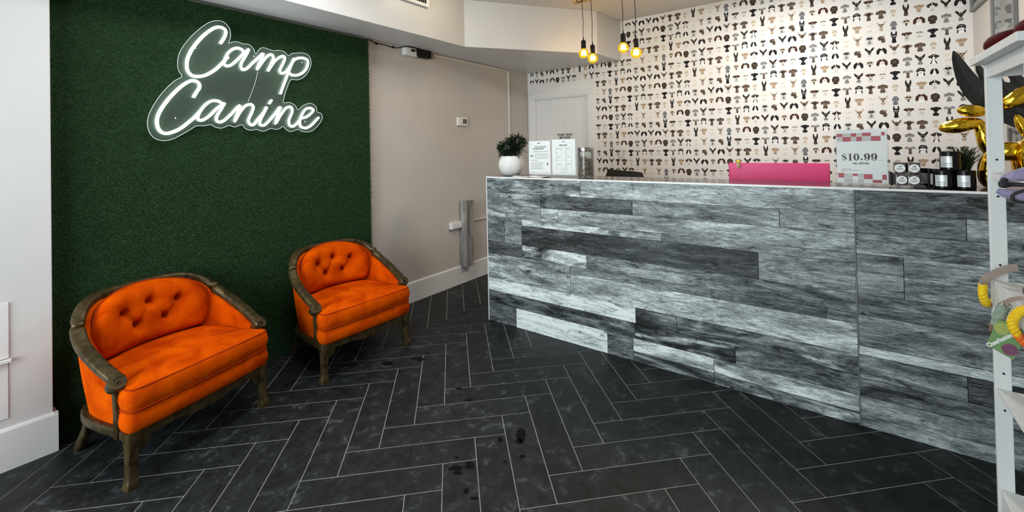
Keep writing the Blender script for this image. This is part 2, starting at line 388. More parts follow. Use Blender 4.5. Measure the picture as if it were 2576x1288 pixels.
struct('wall_left', MB().box((FX, LY, 0), (BX+.1, LY+.1, CZ)), M_wall_dim, 'pale painted wall to the right of the grass panel')
struct('wall_left_front', MB().box((FX, 3.13, 0), (.362, LY, SZ)), M_wall, 'white protruding wall at the left edge, in front of the grass panel', bevel=.003)
struct('wall_right', MB().box((FX, RY-.1, 0), (BX+.1, RY, CZ)), M_wall_dim, 'pale wall on the right with framed pictures')
sof = [(FX, 2.80), (3.053, 2.822), (4.206, 1.990), (BX, 1.948), (BX, LY), (FX, LY)]
struct('trim_1', MB().prism([(x, y, SZ) for x, y in sof], (0, 0, CZ-SZ)), M_soffit, 'white dropped soffit boxed along the left wall and angled to the back wall', bevel=.004)
# front wall with the shop window
wf = MB()
wf.box((FX-.12, RY, 0), (FX, LY, .25)); wf.box((FX-.12, RY, 2.62), (FX, LY, CZ)); wf.box((FX-.12, RY, .25), (FX, .62, 2.62)); wf.box((FX-.12, 3.08, .25), (FX, LY, 2.62))
struct('wall_front', wf, M_wall, 'front wall of the shop behind the camera')
win = struct('window_1', MB().box((FX-.10, .62, .25), (FX-.04, .68, 2.62)).box((FX-.10, 3.02, .25), (FX-.04, 3.08, 2.62)).box((FX-.10, .68, .25), (FX-.04, 3.02, .31)).box((FX-.10, .68, 2.56), (FX-.04, 3.02, 2.62)).box((FX-.10, 1.82, .31), (FX-.04, 1.88, 2.56)), M_black, 'tall shop window behind the camera')
MB().box((FX-.075, .68, .31), (FX-.069, 3.02, 2.56)).obj('pane', M_glass, win)
# baseboards
def bb(name, pts, h, t, label):           # pts: wall run in plan, board grows to the room side (-normal given)
    mb = MB()
    for (a, b, n) in pts:
        a, b, n = Vector((*a, 0)), Vector((*b, 0)), Vector((*n, 0))
        prof = [(0, 0), (t, 0), (t, h-.012), (t*.72, h-.003), (t*.3, h), (0, h)]
        mb.loft([[a+n*d+Vector((0, 0, z)) for d, z in prof], [b+n*d+Vector((0, 0, z)) for d, z in prof]])
    struct(name, mb, M_trim, label)
bb('baseboard_left', [((2.20, LY), (BX, LY), (0, -1))], .192, .017, 'white baseboard along the pale wall behind the counter end')
bb('baseboard_left_front', [((FX, 3.13), (.378, 3.13), (0, -1)), ((.362, 3.116), (.362, LY), (1, 0))], .193, .016, 'tall white baseboard under the wall at the left edge')
bb('baseboard_back', [((BX, RY), (BX, 2.307), (-1, 0))], .19, .016, 'white baseboard under the dog wallpaper')
bb('baseboard_right', [((FX, RY), (BX, RY), (0, 1))], .19, .016, 'white baseboard of the right wall')
# flush access cover and its little ledge on the left front wall
ac = MB(); Yw = 3.13
ac.box((-.20, Yw-.006, .515), (.221, Yw, .773)); ac.box((-.20, Yw-.004, .235), (.219, Yw, .50))
struct('trim_2', ac, M_trim, 'flush white access panel in the left front wall', bevel=.002)
struct('trim_3', MB().box((-.21, Yw-.022, .497), (.228, Yw-.006, .512)), M_trim, 'small white ledge under the access panel', bevel=.002)

# back wall, door and dog wallpaper
DY0, DY1, DZ = 2.384, 3.158, 2.076
bw = MB(); bw.box((BX, RY-.1, 0), (BX+.1, DY0, CZ)); bw.box((BX, DY0, DZ), (BX+.1, DY1, CZ)); bw.box((BX, DY1, 0), (BX+.1, LY+.1, CZ))
wall_back = struct('wall_back', bw, M_paper, 'back wall papered with rows of little dog portraits')
door = struct('door_1', MB().box((BX+.030, DY0, .008), (BX+.068, DY1, DZ)), M_trim, 'white staff door left of the dog wallpaper', bevel=.002)
fr = MB()
for (y0, y1) in ((DY0-.082, DY0+.004), (DY1-.004, DY1+.090)):
    for k, (t, ins) in enumerate(((.012, 0), (.019, .014))):
        fr.box((BX-t, y0+ins, 0), (BX, y1-ins, DZ+.004))
fr.box((BX-.012, DY0-.082, DZ-.004), (BX, DY1+.090, DZ+.092)); fr.box((BX-.019, DY0-.068, DZ+.012), (BX, DY1+.076, DZ+.078))
fr.box((BX, DY0-.001, 0), (BX+.09, DY0+.014, DZ)); fr.box((BX, DY1-.014, 0), (BX+.09, DY1+.001, DZ)); fr.box((BX, DY0, DZ-.014), (BX+.09, DY1, DZ+.001))
fr.obj('door_frame', M_trim, door, bevel=.003)
for i, s_ in enumerate(('STAFF ONLY', 'BEYOND', 'THIS POINT')):
    text('lettering', s_, .040, on_x(BX+.0298, 2.727, 1.597-i*.036), M_ink, door, .0018, 'CENTER', 1.0)
kb = MB(); kb.lathe([(.026, 0), (.026, .006), (.010, .012), (.010, .04), (.026, .05), (.028, .065), (.018, .078)], 20, mtx=Matrix.Rotation(-PI/2, 4, 'Y'), loc=(BX+.03, 2.45, 1.0)); kb.obj('door_knob', M_chrome, door, smooth=True)
MB().lathe([(.008, 0), (.008, .004)], 12, mtx=Matrix.Rotation(-PI/2, 4, 'Y'), loc=(BX+.03, 2.735, 1.70)).obj('peephole', M_label, door, smooth=True)

# ---- the dog print
INK = [('K', (.010, .010, .011)), ('D', (.035, .024, .018)), ('B', (.085, .062, .045)), ('T', (.30, .22, .15)), ('S', (.42, .35, .27)), ('C', (.56, .52, .45)),
       ('G', (.17, .17, .165)), ('L', (.42, .42, .41)), ('U', (.11, .12, .135)), ('W', (.72, .71, .69)), ('R', (.050, .019, .012)), ('F', (.17, .12, .08))]
INKM = [mat('print_'+k, c, .65, spec=.1, n2=tuple(min(1, x*1.7+.01) for x in c), nscale=160, namt=1.4) for k, c in INK]
IX = {k: i for i, (k, c) in enumerate(INK)}
def E_(x, y, rx, ry, c, rot=0): return ('e', x, y, rx, ry, c, rot)
def both(*sh):
    out = []
    for s_ in sh:
        out.append(s_)
        if s_[0] == 'e': out.append(('e', -s_[1], s_[2], s_[3], s_[4], s_[5], -s_[6]))
        else: out.append(('p', [(-x, y) for x, y in s_[1]][::-1], s_[2]))
    return out
def body(c, w=.2, top=-.06, bot=-.47, neck=.10): return [('p', [(-neck, top), (neck, top), (w*.8, (top+bot)/2), (w, bot+.05), (w*.6, bot), (0, bot-.02), (-w*.6, bot), (-w, bot+.05), (-w*.8, (top+bot)/2)], c)]
def up(c, x=.10, h=.45, w=.09, lean=.03): return both(('p', [(x-w, .14), (x-w*.5+lean, .14+h*.7), (x+lean, .14+h), (x+w*.9+lean, .14+h*.55), (x+w, .12)], c))
def bat(c): return both(('p', [(.05, .18), (.17, .36), (.33, .48), (.34, .36), (.27, .18), (.14, .08)], c))
def drop(c, x=.22, w=.09, h=.2, y=.02): return both(E_(x, y, w, h, c, .12))
def fold(c): return both(('p', [(.08, .26), (.22, .30), (.36, .22), (.34, .10), (.24, .06), (.16, .14)], c))
def face(h, m, r=.19, y=.12, mz=.10):
    r *= 1.16; mz *= 1.15
    return [E_(0, y, r, r*1.05, h), E_(0, y-.12, mz, mz*.95, m), E_(0, y-.10, .035, .028, 'K')]
def eyes(c='K'): return both(E_(.075, .15, .025, .025, c))
def shades(c='K', r=.085): return both(E_(.095, .15, r, r*.8, c)) + [('p', [(-.19, .16), (.19, .16), (.19, .195), (-.19, .195)], c)]
KINDS = {
 'grayblue': body('U', .2) + drop('U', .17, .07, .16) + face('U', 'G', .17) + both(E_(.07, .15, .02, .02, 'L')),
 'blackgl': body('K', .17, -.02, -.5, .12) + up('K', .12, .48, .085) + face('K', 'K', .17) + both(E_(.085, .14, .065, .05, 'W'), E_(.085, .14, .042, .03, 'K')) + [E_(0, .02, .03, .04, 'W')],
 'fawn': body('L', .16, -.12) + bat('F') + face('B', 'D', .15, .10, .07) + eyes(),
 'round': body('D', .22, 0, -.40, .2) + [E_(0, .08, .30, .27, 'D'), E_(-.2, -.05, .1, .14, 'D'), E_(.2, -.05, .1, .14, 'D'), E_(0, .02, .12, .09, 'B')] + both(E_(.09, .13, .022, .022, 'T')) + [E_(0, .03, .035, .03, 'K')],
 'lab': body('K', .22, -.05, -.46, .10) + fold('K') + face('K', 'K', .18, .12, .09) + [E_(.11, -.16, .035, .06, 'W', .4), E_(-.11, -.16, .03, .05, 'W', -.4)],
 'tan': body('S', .14, -.1, -.36) + drop('T', .15, .05, .11, .08) + face('S', 'C', .15, .1) + eyes('B'),
 'shep': body('D', .16, -.05, -.5, .11) + up('K', .12, .46, .08) + face('D', 'K', .15, .08, .085) + [E_(0, .16, .09, .05, 'B')] + body('B', .08, -.3, -.46, .05),
 'sand': body('C', .08, -.1, -.34, .05) + drop('S', .21, .07, .12, .12) + face('S', 'C', .19, .12) + shades() + [('p', [(-.09, -.02), (.09, -.02), (.05, -.2), (0, -.3), (-.05, -.2)], 'D')],
 'cap': body('L', .21, -.1, -.46, .12) + fold('R') + face('R', 'L', .17, .1, .1) + [E_(0, .25, .16, .06, 'B'), E_(0, -.2, .05, .07, 'D')] + both(E_(.08, .12, .045, .035, 'D')),
 'tansung': body('B', .17, -.02, -.46, .1) + fold('F') + face('B', 'D', .17, .14, .085) + shades('K', .08),
 'gray': body('G', .19, -.05, -.44, .09) + drop('G', .24, .08, .15, .12) + face('G', 'L', .17, .14, .085) + eyes('K'),
 'small': body('B', .13, -.05, -.38, .08) + fold('G') + face('G', 'B', .13, .08, .08) + eyes('K'),
 'pig': body('T', .16, -.02, -.34, .16) + fold('T') + face('T', 'S', .2, .08, .12) + eyes('D') + [E_(0, -.14, .07, .03, 'F')],
 'cocker': [E_(0, -.25, .19, .1, 'W')] + face('W', 'C', .16, .12, .1) + both(E_(.12, .26, .12, .12, 'R', .3), E_(.28, .02, .12, .27, 'R', .15)) + eyes('D'),
 'smile': [E_(0, -.22, .2, .1, 'L')] + both(('p', [(.1, .12), (.3, .2), (.26, .06), (.14, .02)], 'L')) + face('C', 'C', .14, .02, .07) + shades('D', .06),
 'brown': body('B', .22, -.06, -.42, .13) + fold('B') + drop('B', .27, .1, .16, .12) + face('B', 'F', .2, .12, .11) + eyes('K') + [E_(0, .03, .045, .035, 'K')],
 'pointed': body('G', .18, -.12, -.44, .09) + bat('K') + face('D', 'K', .15, .08, .075) + both(E_(.1, .02, .035, .05, 'F')) + eyes('L'),
 'helmet': [E_(0, -.22, .18, .15, 'W')] + [E_(0, .14, .3, .27, 'K'), E_(0, .25, .18, .05, 'G'), E_(0, .02, .2, .14, 'W')] + shades('K', .09) + both(E_(.22, -.2, .05, .14, 'K', .2)) + [E_(0, -.04, .04, .03, 'K')],
 'boxer': body('L', .14, -.12, -.42, .12) + drop('D', .24, .12, .17, .1) + face('D', 'W', .19, .14, .13) + [('p', [(-.03, .0), (.03, .0), (.035, .32), (-.035, .32)], 'W')] + shades('K', .075) + [E_(0, -.02, .04, .035, 'K')],
 'tri': body('W', .13, -.05, -.46, .07) + both(('p', [(.1, -.1), (.24, -.46), (.15, -.47), (.07, -.2)], 'D')) + fold('D') + face('D', 'W', .19, .15, .085) + shades('K', .06) + [('p', [(-.02, .02), (.02, .02), (.02, .3), (-.02, .3)], 'W')],
 'bwsmall': [E_(0, -.2, .12, .14, 'W')] + both(E_(.18, -.05, .1, .2, 'K', .15)) + [E_(0, .1, .22, .18, 'K'), E_(0, .0, .08, .1, 'W')] + [('p', [(-.02, .02), (.02, .02), (.03, .27), (-.03, .27)], 'W'), E_(0, .02, .025, .02, 'K')],
 'chi': body('L', .14, -.1, -.36, .09) + bat('K') + face('D', 'K', .13, .05, .065) + [E_(0, -.18, .08, .03, 'K')],
 'bernese': [E_(0, -.22, .16, .14, 'W'), E_(0, .13, .24, .24, 'R')] + drop('K', .25, .12, .27, -.03) + [E_(0, .30, .10, .08, 'W'), E_(0, -.02, .11, .11, 'W')] + shades('K', .08) + [E_(0, .0, .045, .035, 'K')],
 'husky': body('L', .27, -.08, -.46, .2) + drop('L', .24, .09, .15, .12) + face('L', 'L', .23, .13, .13) + [E_(0, -.25, .08, .14, 'U')] + shades('K', .12) + [E_(0, .0, .05, .04, 'K')],
 'curly': [E_(.12, -.2, .16, .2, 'B'), E_(-.03, .06, .24, .2, 'D'), E_(-.15, -.02, .11, .12, 'B'), E_(.08, .14, .15, .11, 'F')] + [E_(-.14, -.0, .03, .03, 'K')],
 'cream': body('C', .17, -.1, -.44, .09) + both(E_(.2, .26, .1, .09, 'C', .4)) + face('C', 'W', .16, .12, .1) + eyes('B') + both(E_(.12, -.3, .05, .1, 'L')),
 'fawnsung': body('S', .13, -.12, -.44, .08) + bat('S') + face('S', 'F', .15, .09, .09) + shades('K', .07) + both(E_(.09, -.25, .04, .08, 'F')),
}
GRID = {1: 'grayblue sand cocker round gray pointed cap smile', 2: 'blackgl cap smile lab small helmet tansung brown', 3: 'fawn tansung brown tan shep pig cream fawnsung',
        4: 'round gray pointed tri cream fawnsung husky curly', 5: 'lab small helmet bwsmall husky curly chi bernese', 0: 'tan shep pig boxer chi bernese sand cocker'}
GRID = {k: v.split() for k, v in GRID.items()}
def dog_at(c, r):
    if c <= -28: c, r = c+1, r-2
    elif c <= -19: r = r+1
    return GRID[(r-2*(c//8)) % 6][c % 8]
def build_print():
    mb = MB(); U_ = .0905
    for c in range(-40, 14):
        Y = .205 - .0786*c
        for r in range(-2, 24):
            Z = 2.61 - .1036*(r-1) + .0012*max(0, -c-18)/10
            if Z > CZ-.02 or Z < .30: continue
            if Y > 1.93 and Z > SZ-.0: continue
            if Y > LY-.03 or Y < RY+.03: continue
            if DY0-.11 < Y < DY1+.12 and Z < DZ+.125: continue
            jx, jy = random.uniform(-.02, .02), random.uniform(-.02, .02)
            for k, s_ in enumerate(KINDS[dog_at(c, r)]):
                X = BX - .00025 - k*.00004
                if s_[0] == 'e':
                    _, x, y, rx, ry, col, rot = s_; n = 10 if rx < .05 else 14; cr, sr = math.cos(rot), math.sin(rot)
                    pts = []
                    for i in range(n):
                        a = 2*PI*i/n; ex, ey = rx*math.cos(a), ry*math.sin(a); wob = 1+.05*math.sin(a*5+c+r)*(rx > .1)
                        pts.append((x+(ex*cr-ey*sr)*wob, y+(ex*sr+ey*cr)*wob))
                else: pts, col = s_[1], s_[2]
                mb.m = IX[col]
                mb.add([(X, Y-(px_+jx)*U_, min(Z+(py_+jy)*U_, CZ-.001)) for px_, py_ in pts], [tuple(range(len(pts)))])
    o = mb.obj('dog_print', INKM, wall_back)
    return o
build_print()
# paper drops show as faint seams
sm = MB()
for Y in (1.655, 2.33, .98, .30, -.37): sm.box((BX-.0003, Y-.0008, .2), (BX, Y+.0008, CZ if Y < 1.94 else SZ))
sm.obj('paper_seam', M_wall, wall_back)

# ------------------------------------------------------------------ grass panel and neon sign
def build_turf():
    X0, X1, Z0, Z1, Y0 = .364, 2.243, .002, 2.402, 3.196
    t = thing('grass_wall_panel', 'dark green artificial grass panel covering the wall behind the neon sign', 'artificial grass', ((X0+X1)/2, 3.24, 0))
    ox, oy = (X0+X1)/2, 3.24
    MB().box((X0-ox, Y0-oy, Z0), (X1-ox, LY-oy-.001, Z1)).obj('backing', mat('turf_backing', (.006, .022, .006), .8), t)
    n = 290000
    x = np.random.uniform(X0-.0, X1, n); z = np.random.uniform(Z0+.004, Z1, n)
    # edge tufts
    th = np.random.normal(.35, .75, n) - PI/2*0
    L = np.random.uniform(.010, .021, n); out = np.random.uniform(.25, .9, n)
    dx = np.cos(th)*np.random.choice([1, 1, 1, -1], n); dz = np.sin(th) - .55
    nn = np.sqrt(dx*dx+dz*dz)+1e-6; dx /= nn; dz /= nn
    inp = np.sqrt(1-(out*.8)**2)
    tip = np.stack([x-ox+dx*L*inp, np.full(n, Y0-oy)-L*out*.8-.002, np.clip(z+dz*L*inp, .002, 2.41)], 1)
    w_ = np.random.uniform(.0008, .0016, n)
    bx, bz = -dz*w_, dx*w_
    b1 = np.stack([x-ox+bx, np.full(n, Y0-oy)+.001, np.maximum(z+bz, .001)], 1); b2 = np.stack([x-ox-bx, np.full(n, Y0-oy)+.001, np.maximum(z-bz, .001)], 1)
    vs = np.stack([b1, b2, tip], 1).reshape(-1, 3).astype(np.float32)
    me = bpy.data.meshes.new('grass_blades'); me.vertices.add(3*n); me.vertices.foreach_set('co', vs.ravel())
    me.loops.add(3*n); me.loops.foreach_set('vertex_index', np.arange(3*n, dtype=np.int32))
    me.polygons.add(n); me.polygons.foreach_set('loop_start', np.arange(0, 3*n, 3, dtype=np.int32))
    try: me.polygons.foreach_set('loop_total', np.full(n, 3, dtype=np.int32))
    except Exception: pass
    me.update(calc_edges=True)
    at = me.attributes.new('tile', 'FLOAT_COLOR', 'FACE'); c = np.random.beta(1.6, 2.2, n).astype(np.float32)
    at.data.foreach_set('color', np.stack([c, c, c, np.ones(n, np.float32)], 1).ravel())
    me.materials.append(M_turf)
    o = bpy.data.objects.new('grass_blades', me); COL.objects.link(o); o.parent = t; o['kind'] = 'stuff'
build_turf()

STROKES = {
 'c1': [(1.111,2.155),(1.127,2.183),(1.139,2.213),(1.142,2.241),(1.128,2.256),(1.1,2.257),(1.07,2.24),(1.029,2.198),(0.9886,2.143),(0.9574,2.088),(0.9377,2.038),(0.9308,1.998),(0.9342,1.959),(0.9531,1.932),(0.9836,1.927),(1.02,1.937),(1.056,1.961),(1.091,1.993),(1.128,2.04),(1.153,2.075)],
 'a1': [(1.246,2.119),(1.233,2.138),(1.198,2.139),(1.16,2.108),(1.138,2.062),(1.131,2.027),(1.146,2.015),(1.171,2.025),(1.203,2.058),(1.236,2.099),(1.269,2.137),(1.276,2.14),(1.256,2.095),(1.232,2.048),(1.229,2.019),(1.241,2.003),(1.268,2.018),(1.302,2.059),(1.336,2.097),(1.364,2.131)],
 'm1': [(1.371,2.132),(1.35,2.08),(1.328,2.018),(1.364,2.075),(1.399,2.122),(1.425,2.133),(1.435,2.112),(1.417,2.06),(1.398,2.016),(1.442,2.087),(1.479,2.123),(1.506,2.135),(1.513,2.113),(1.49,2.059),(1.478,2.027),(1.493,2.01),(1.523,2.029),(1.562,2.089),(1.578,2.127)],
 'p1': [(1.58,2.131),(1.546,2.047),(1.522,1.982),(1.479,1.863)],
 'p2': [(1.542,2.035),(1.554,2.072),(1.586,2.124),(1.634,2.143),(1.675,2.137),(1.682,2.106),(1.661,2.055),(1.616,2.017),(1.569,2.007),(1.542,2.02)],
 'C2': [(0.9627,1.797),(0.9798,1.832),(0.9941,1.86),(0.9916,1.886),(0.9721,1.898),(0.9472,1.895),(0.9089,1.865),(0.8662,1.815),(0.8296,1.761),(0.8013,1.709),(0.786,1.664),(0.7856,1.621),(0.7977,1.589),(0.8227,1.574),(0.8535,1.581),(0.8904,1.601),(0.9282,1.635),(0.967,1.675),(0.9954,1.713)],
 'a2': [(1.113,1.772),(1.095,1.784),(1.059,1.782),(1.024,1.755),(0.9953,1.71),(0.9838,1.679),(0.9892,1.66),(1.012,1.661),(1.047,1.689),(1.083,1.732),(1.125,1.769),(1.128,1.768),(1.106,1.726),(1.085,1.684),(1.085,1.66),(1.103,1.65),(1.13,1.665),(1.168,1.705),(1.2,1.746),(1.219,1.765)],
 'n2': [(1.222,1.765),(1.206,1.718),(1.186,1.657),(1.218,1.718),(1.252,1.763),(1.285,1.776),(1.301,1.759),(1.291,1.722),(1.27,1.671),(1.276,1.646),(1.3,1.639),(1.331,1.681),(1.366,1.726),(1.384,1.765)],
 'i2': [(1.388,1.765),(1.366,1.719),(1.345,1.674),(1.341,1.644),(1.365,1.637),(1.393,1.661),(1.437,1.715),(1.474,1.77)],
 'dot': [(1.42,1.816),(1.402,1.788)],
 'n3': [(1.482,1.771),(1.463,1.724),(1.443,1.651),(1.481,1.717),(1.519,1.766),(1.55,1.775),(1.561,1.756),(1.557,1.729),(1.537,1.681),(1.54,1.646),(1.563,1.635),(1.595,1.66),(1.627,1.701)],
 'e3': [(1.627,1.697),(1.668,1.71),(1.71,1.745),(1.718,1.766),(1.694,1.776),(1.661,1.766),(1.632,1.725),(1.615,1.676),(1.622,1.637),(1.659,1.626),(1.7,1.647),(1.734,1.681),(1.76,1.71)]}
OUT = [(1.163,2.167),(1.173,2.204),(1.174,2.24),(1.164,2.273),(1.137,2.299),(1.1,2.301),(1.058,2.281),(1.011,2.237),(0.9601,2.173),(0.9211,2.11),(0.8964,2.053),(0.889,2),(0.8928,1.955),(0.9095,1.92),(0.8763,1.892),(0.8343,1.842),(0.7932,1.778),(0.763,1.714),(0.747,1.663),(0.7451,1.614),(0.7569,1.571),(0.7812,1.543),(0.8212,1.532),(0.8625,1.543),(0.905,1.569),(0.9487,1.6),(0.9794,1.623),(1.016,1.625),(1.057,1.633),(1.08,1.619),(1.117,1.613),(1.159,1.631),(1.191,1.622),(1.235,1.638),(1.256,1.613),(1.289,1.603),(1.326,1.609),(1.364,1.597),(1.399,1.609),(1.419,1.619),(1.45,1.612),(1.483,1.622),(1.5,1.636),(1.524,1.612),(1.555,1.598),(1.606,1.615),(1.642,1.6),(1.691,1.599),(1.733,1.62),(1.776,1.667),(1.796,1.709),(1.786,1.742),(1.756,1.752),(1.748,1.789),(1.719,1.811),(1.686,1.811),(1.645,1.79),(1.61,1.76),(1.589,1.79),(1.55,1.809),(1.506,1.804),(1.512,1.843),(1.528,1.899),(1.56,1.973),(1.607,1.978),(1.656,2.004),(1.698,2.062),(1.714,2.121),(1.7,2.167),(1.659,2.185),(1.61,2.177),(1.571,2.167),(1.546,2.147),(1.517,2.17),(1.48,2.175),(1.443,2.165),(1.41,2.171),(1.371,2.175),(1.347,2.156),(1.326,2.123),(1.312,2.158),(1.282,2.182),(1.249,2.179),(1.217,2.186),(1.185,2.18)]
WIRE = [(1.337,2.007),(1.322,1.939),(1.301,1.871),(1.273,1.795)]
SCREWS = [(0.9818,2.103),(1.313,2.106),(0.8753,1.667),(1.643,2.111),(1.66,1.675)]
def build_sign():
    ox, oy, oz = 1.25, 3.155, 1.95
    t = thing('neon_sign', 'white script neon sign reading Camp Canine on a clear backing, hung on the grass', 'sign', (ox, oy, oz))
    def P(p, y=0): return Vector((p[0]-ox, y, p[1]-oz))
    pan = smooth_path([P(p) for p in OUT], 2, True)
    MB().prism(pan, (0, .005, 0)).obj('acrylic_panel', M_signacrylic, t)
    MB().tube([p + Vector((0, -.0005, 0)) for p in smooth_path([P(p) for p in OUT], 4, True)], .0013, 5, True).obj('panel_edge', M_neonedge, t)
    for strokes in (('c1',), ('a1',), ('m1',), ('p1', 'p2'), ('C2',), ('a2',), ('n2',), ('i2', 'dot'), ('n3',), ('e3',)):
        mb = MB()
        for k in strokes: mb.tube(smooth_path([P(p, -.014) for p in STROKES[k]], 5 if len(STROKES[k]) > 4 else 3), .0088 if k[0] in 'cC' else .0080, 8)
        mb.obj('neon_letter', M_neon, t, smooth=True)
    for s_ in SCREWS: MB().lathe([(.004, -.066), (.004, 0), (.005, .001), (.005, .004), (.002, .007)], 10, mtx=Matrix.Rotation(PI/2, 4, 'X'), loc=P(s_, 0)).obj('standoff_screw', M_chrome, t)
    MB().tube(smooth_path([P(p, -.003) for p in WIRE], 4), .0012, 5).obj('wire', M_whiteplastic, t)
build_sign()

# ------------------------------------------------------------------ wall fittings on the pale wall
def fit_box(name, label, cat, x0, x1, z0, z1, d, m, bevel=.004):
    t = thing(name, label, cat, ((x0+x1)/2, LY, (z0+z1)/2)); w_, h_ = (x1-x0)/2, (z1-z0)/2
    return t, w_, h_
t, w_, h_ = fit_box('outlet_box', 'white surface outlet box high beside the grass panel, under the soffit', 'outlet', 2.655, 2.80, 2.342, 2.418, .05, M_whiteplastic)
MB().box((-w_, -.055, -h_), (w_, -.001, h_)).obj('housing', M_whiteplastic, t, bevel=.003)
MB().box((-w_+.012, -.058, -h_+.008), (w_-.012, -.0545, h_-.008)).obj('faceplate', M_trim, t, bevel=.002)
t = thing('power_adapter', 'black power adapter hanging beside the white outlet box under the soffit', 'power adapter', (2.885, LY-.02, 2.385))
MB().box((-.095, -.05, -.036), (.085, .018, .036)).obj('body', M_black, t, bevel=.008)
MB().box((-.165, -.052, -.004), (-.13, -.038, .020)).obj('plug', M_black, t, bevel=.003)
MB().tube(smooth_path([(-.135, -.045, .008), (-.10, -.05, .012), (-.06, -.045, .016)], 5), .004, 6).obj('lead', M_black, t)
MB().tube(smooth_path([(.07, -.02, .012), (.115, -.02, .020), (.135, -.02, -.004), (.115, -.02, -.026), (.07, -.02, -.018)], 6), .0035, 6).obj('lead', M_black, t)
cb = MB(); cb.tube(smooth_path([(2.235, LY-.034, 2.412), (2.30, LY-.012, 2.416), (2.37, LY-.008, 2.406), (2.46, LY-.008, 2.404), (2.55, LY-.010, 2.396), (2.60, LY-.01, 2.402), (2.68, LY-.065, 2.420), (2.78, LY-.068, 2.421), (2.83, LY-.058, 2.416)], 6), .004, 6)
for x in (2.37, 2.55): cb.box((x-.006, LY-.016, 2.392), (x+.006, LY, 2.41))
tag(cb.obj('sign_cable', M_black), 'thin black cable clipped along the wall from the grass panel to the outlet box', 'cable')
t = thing('cable_trunking', 'beige cable trunking running under the soffit and down beside the staff door', 'trunking', (4.305, LY, 2.40))
MB().box((-1.33, -.020, -.008), (.010, -.0008, .012)).obj('horizontal_run', M_beigeconduit, t, bevel=.003)
MB().box((-.010, -.020, -2.20), (.010, -.0008, -.0085)).obj('vertical_run', M_beigeconduit, t, bevel=.003)
tag(MB().box((3.5155, LY-.018, .638), (4.284, LY-.0008, .655)).obj('cable_trunking', M_beigeconduit, bevel=.003), 'short low run of beige trunking from the wooden channel towards the counter', 'trunking')
t = thing('thermostat', 'small white thermostat with grey screen on the pale wall', 'thermostat', (3.452, LY, 1.744))
MB().box((-.082, -.028, -.047), (.075, -.001, .047)).obj('case', M_whiteplastic, t, bevel=.007)
MB().box((-.006, -.0295, -.024), (.055, -.0275, .028)).obj('screen', mat('lcd', (.10, .10, .09), .25), t)
MB().box((-.05, -.030, -.020), (-.022, -.0275, .022)).obj('button', M_trim, t, bevel=.002)
t = thing('outlet_box', 'white surface outlet box low on the wall beside the grey wooden channel', 'outlet', (3.318, LY, .640))
MB().box((-.085, -.045, -.034), (.075, -.001, .034)).obj('housing', M_whiteplastic, t, bevel=.003)
MB().box((-.07, -.048, -.025), (.065, -.0445, .025)).obj('faceplate', M_trim, t, bevel=.002)
# weathered wooden channel
M_raw = mat('weathered_timber', (.05, .045, .04), .8, n2=(.40, .39, .37), nscale=5, namt=1.3, stretch=(6, 6, .7), ndist=.6, bump=(30, .4, .003))
t = thing('timber_channel', 'upright weathered grey timber channel fixed to the pale wall by the counter', 'timber', (3.45, LY-.02, 0))
cv = MB(); cv.box((-.055, -.075, .185), (.060, -.055, .885)); cv.box((-.055, -.055, .185), (-.037, .019, .885)); cv.box((.042, -.055, .185), (.060, .019, .885)); cv.obj('boards', M_raw, t, bevel=.002)
MB().tube([(.06, -.05, .85), (.085, -.055, .875), (.075, -.05, .845), (.10, -.05, .84)], .005, 6).obj('hook', M_black, t)
# vent on the soffit fascia
t = thing('air_vent', 'white louvred air vent on the soffit face above the grass panel', 'vent', (2.36, 2.80+.0, 2.765))
vb = MB()
vb.box((-.235, -.010, -.087), (.222, .012, -.062)); vb.box((-.235, -.010, .062), (.222, .012, .087)); vb.box((-.235, -.010, -.062), (-.21, .012, .062)); vb.box((.197, -.010, -.062), (.222, .012, .062))
vb.obj('frame', M_trim, t, bevel=.002)
MB().box((-.21, .004, -.062), (.197, .012, .062)).obj('backing', M_black, t)
for i in range(19):
    x = -.20 + i*.0215; MB().prism([(x, -.007, -.060), (x+.010, .003, -.060), (x+.0115, .002, -.060), (x+.0015, -.008, -.060)], (0, 0, .12)).obj('louvre', M_trim, t)
# ceiling downlight near the vent (just above the frame)
t = thing('ceiling_light', 'round flush ceiling light near the soffit vent, just above the picture', 'light', (2.55, 2.40, CZ))
MB().lathe([(.10, 0), (.10, -.012), (.085, -.018), (.08, -.018)], 28).obj('rim', M_trim, t, smooth=True)
MB().lathe([(.082, -.010), (.078, -.020), (.0, -.0205)], 28, cap=False).obj('diffuser', emission('downlight_glow', (1, .88, .68), 9), t)
lamp('ceiling_light_glow', 'POINT', (2.55, 2.40, CZ-.07), 3.2, (1, .86, .62), radius=.05)
# light switch on the wallpaper
t = thing('light_switch', 'clear-framed light switch on the dog wallpaper right of the staff door', 'switch', (BX, 1.972, 1.345))
MB().box((-.005, -.036, -.058), (-.0006, .036, .058)).obj('cover_plate', M_acrylic, t, bevel=.002)
MB().box((-.009, -.013, -.030), (-.005, .013, .030)).obj('rocker', M_trim, t, bevel=.002)

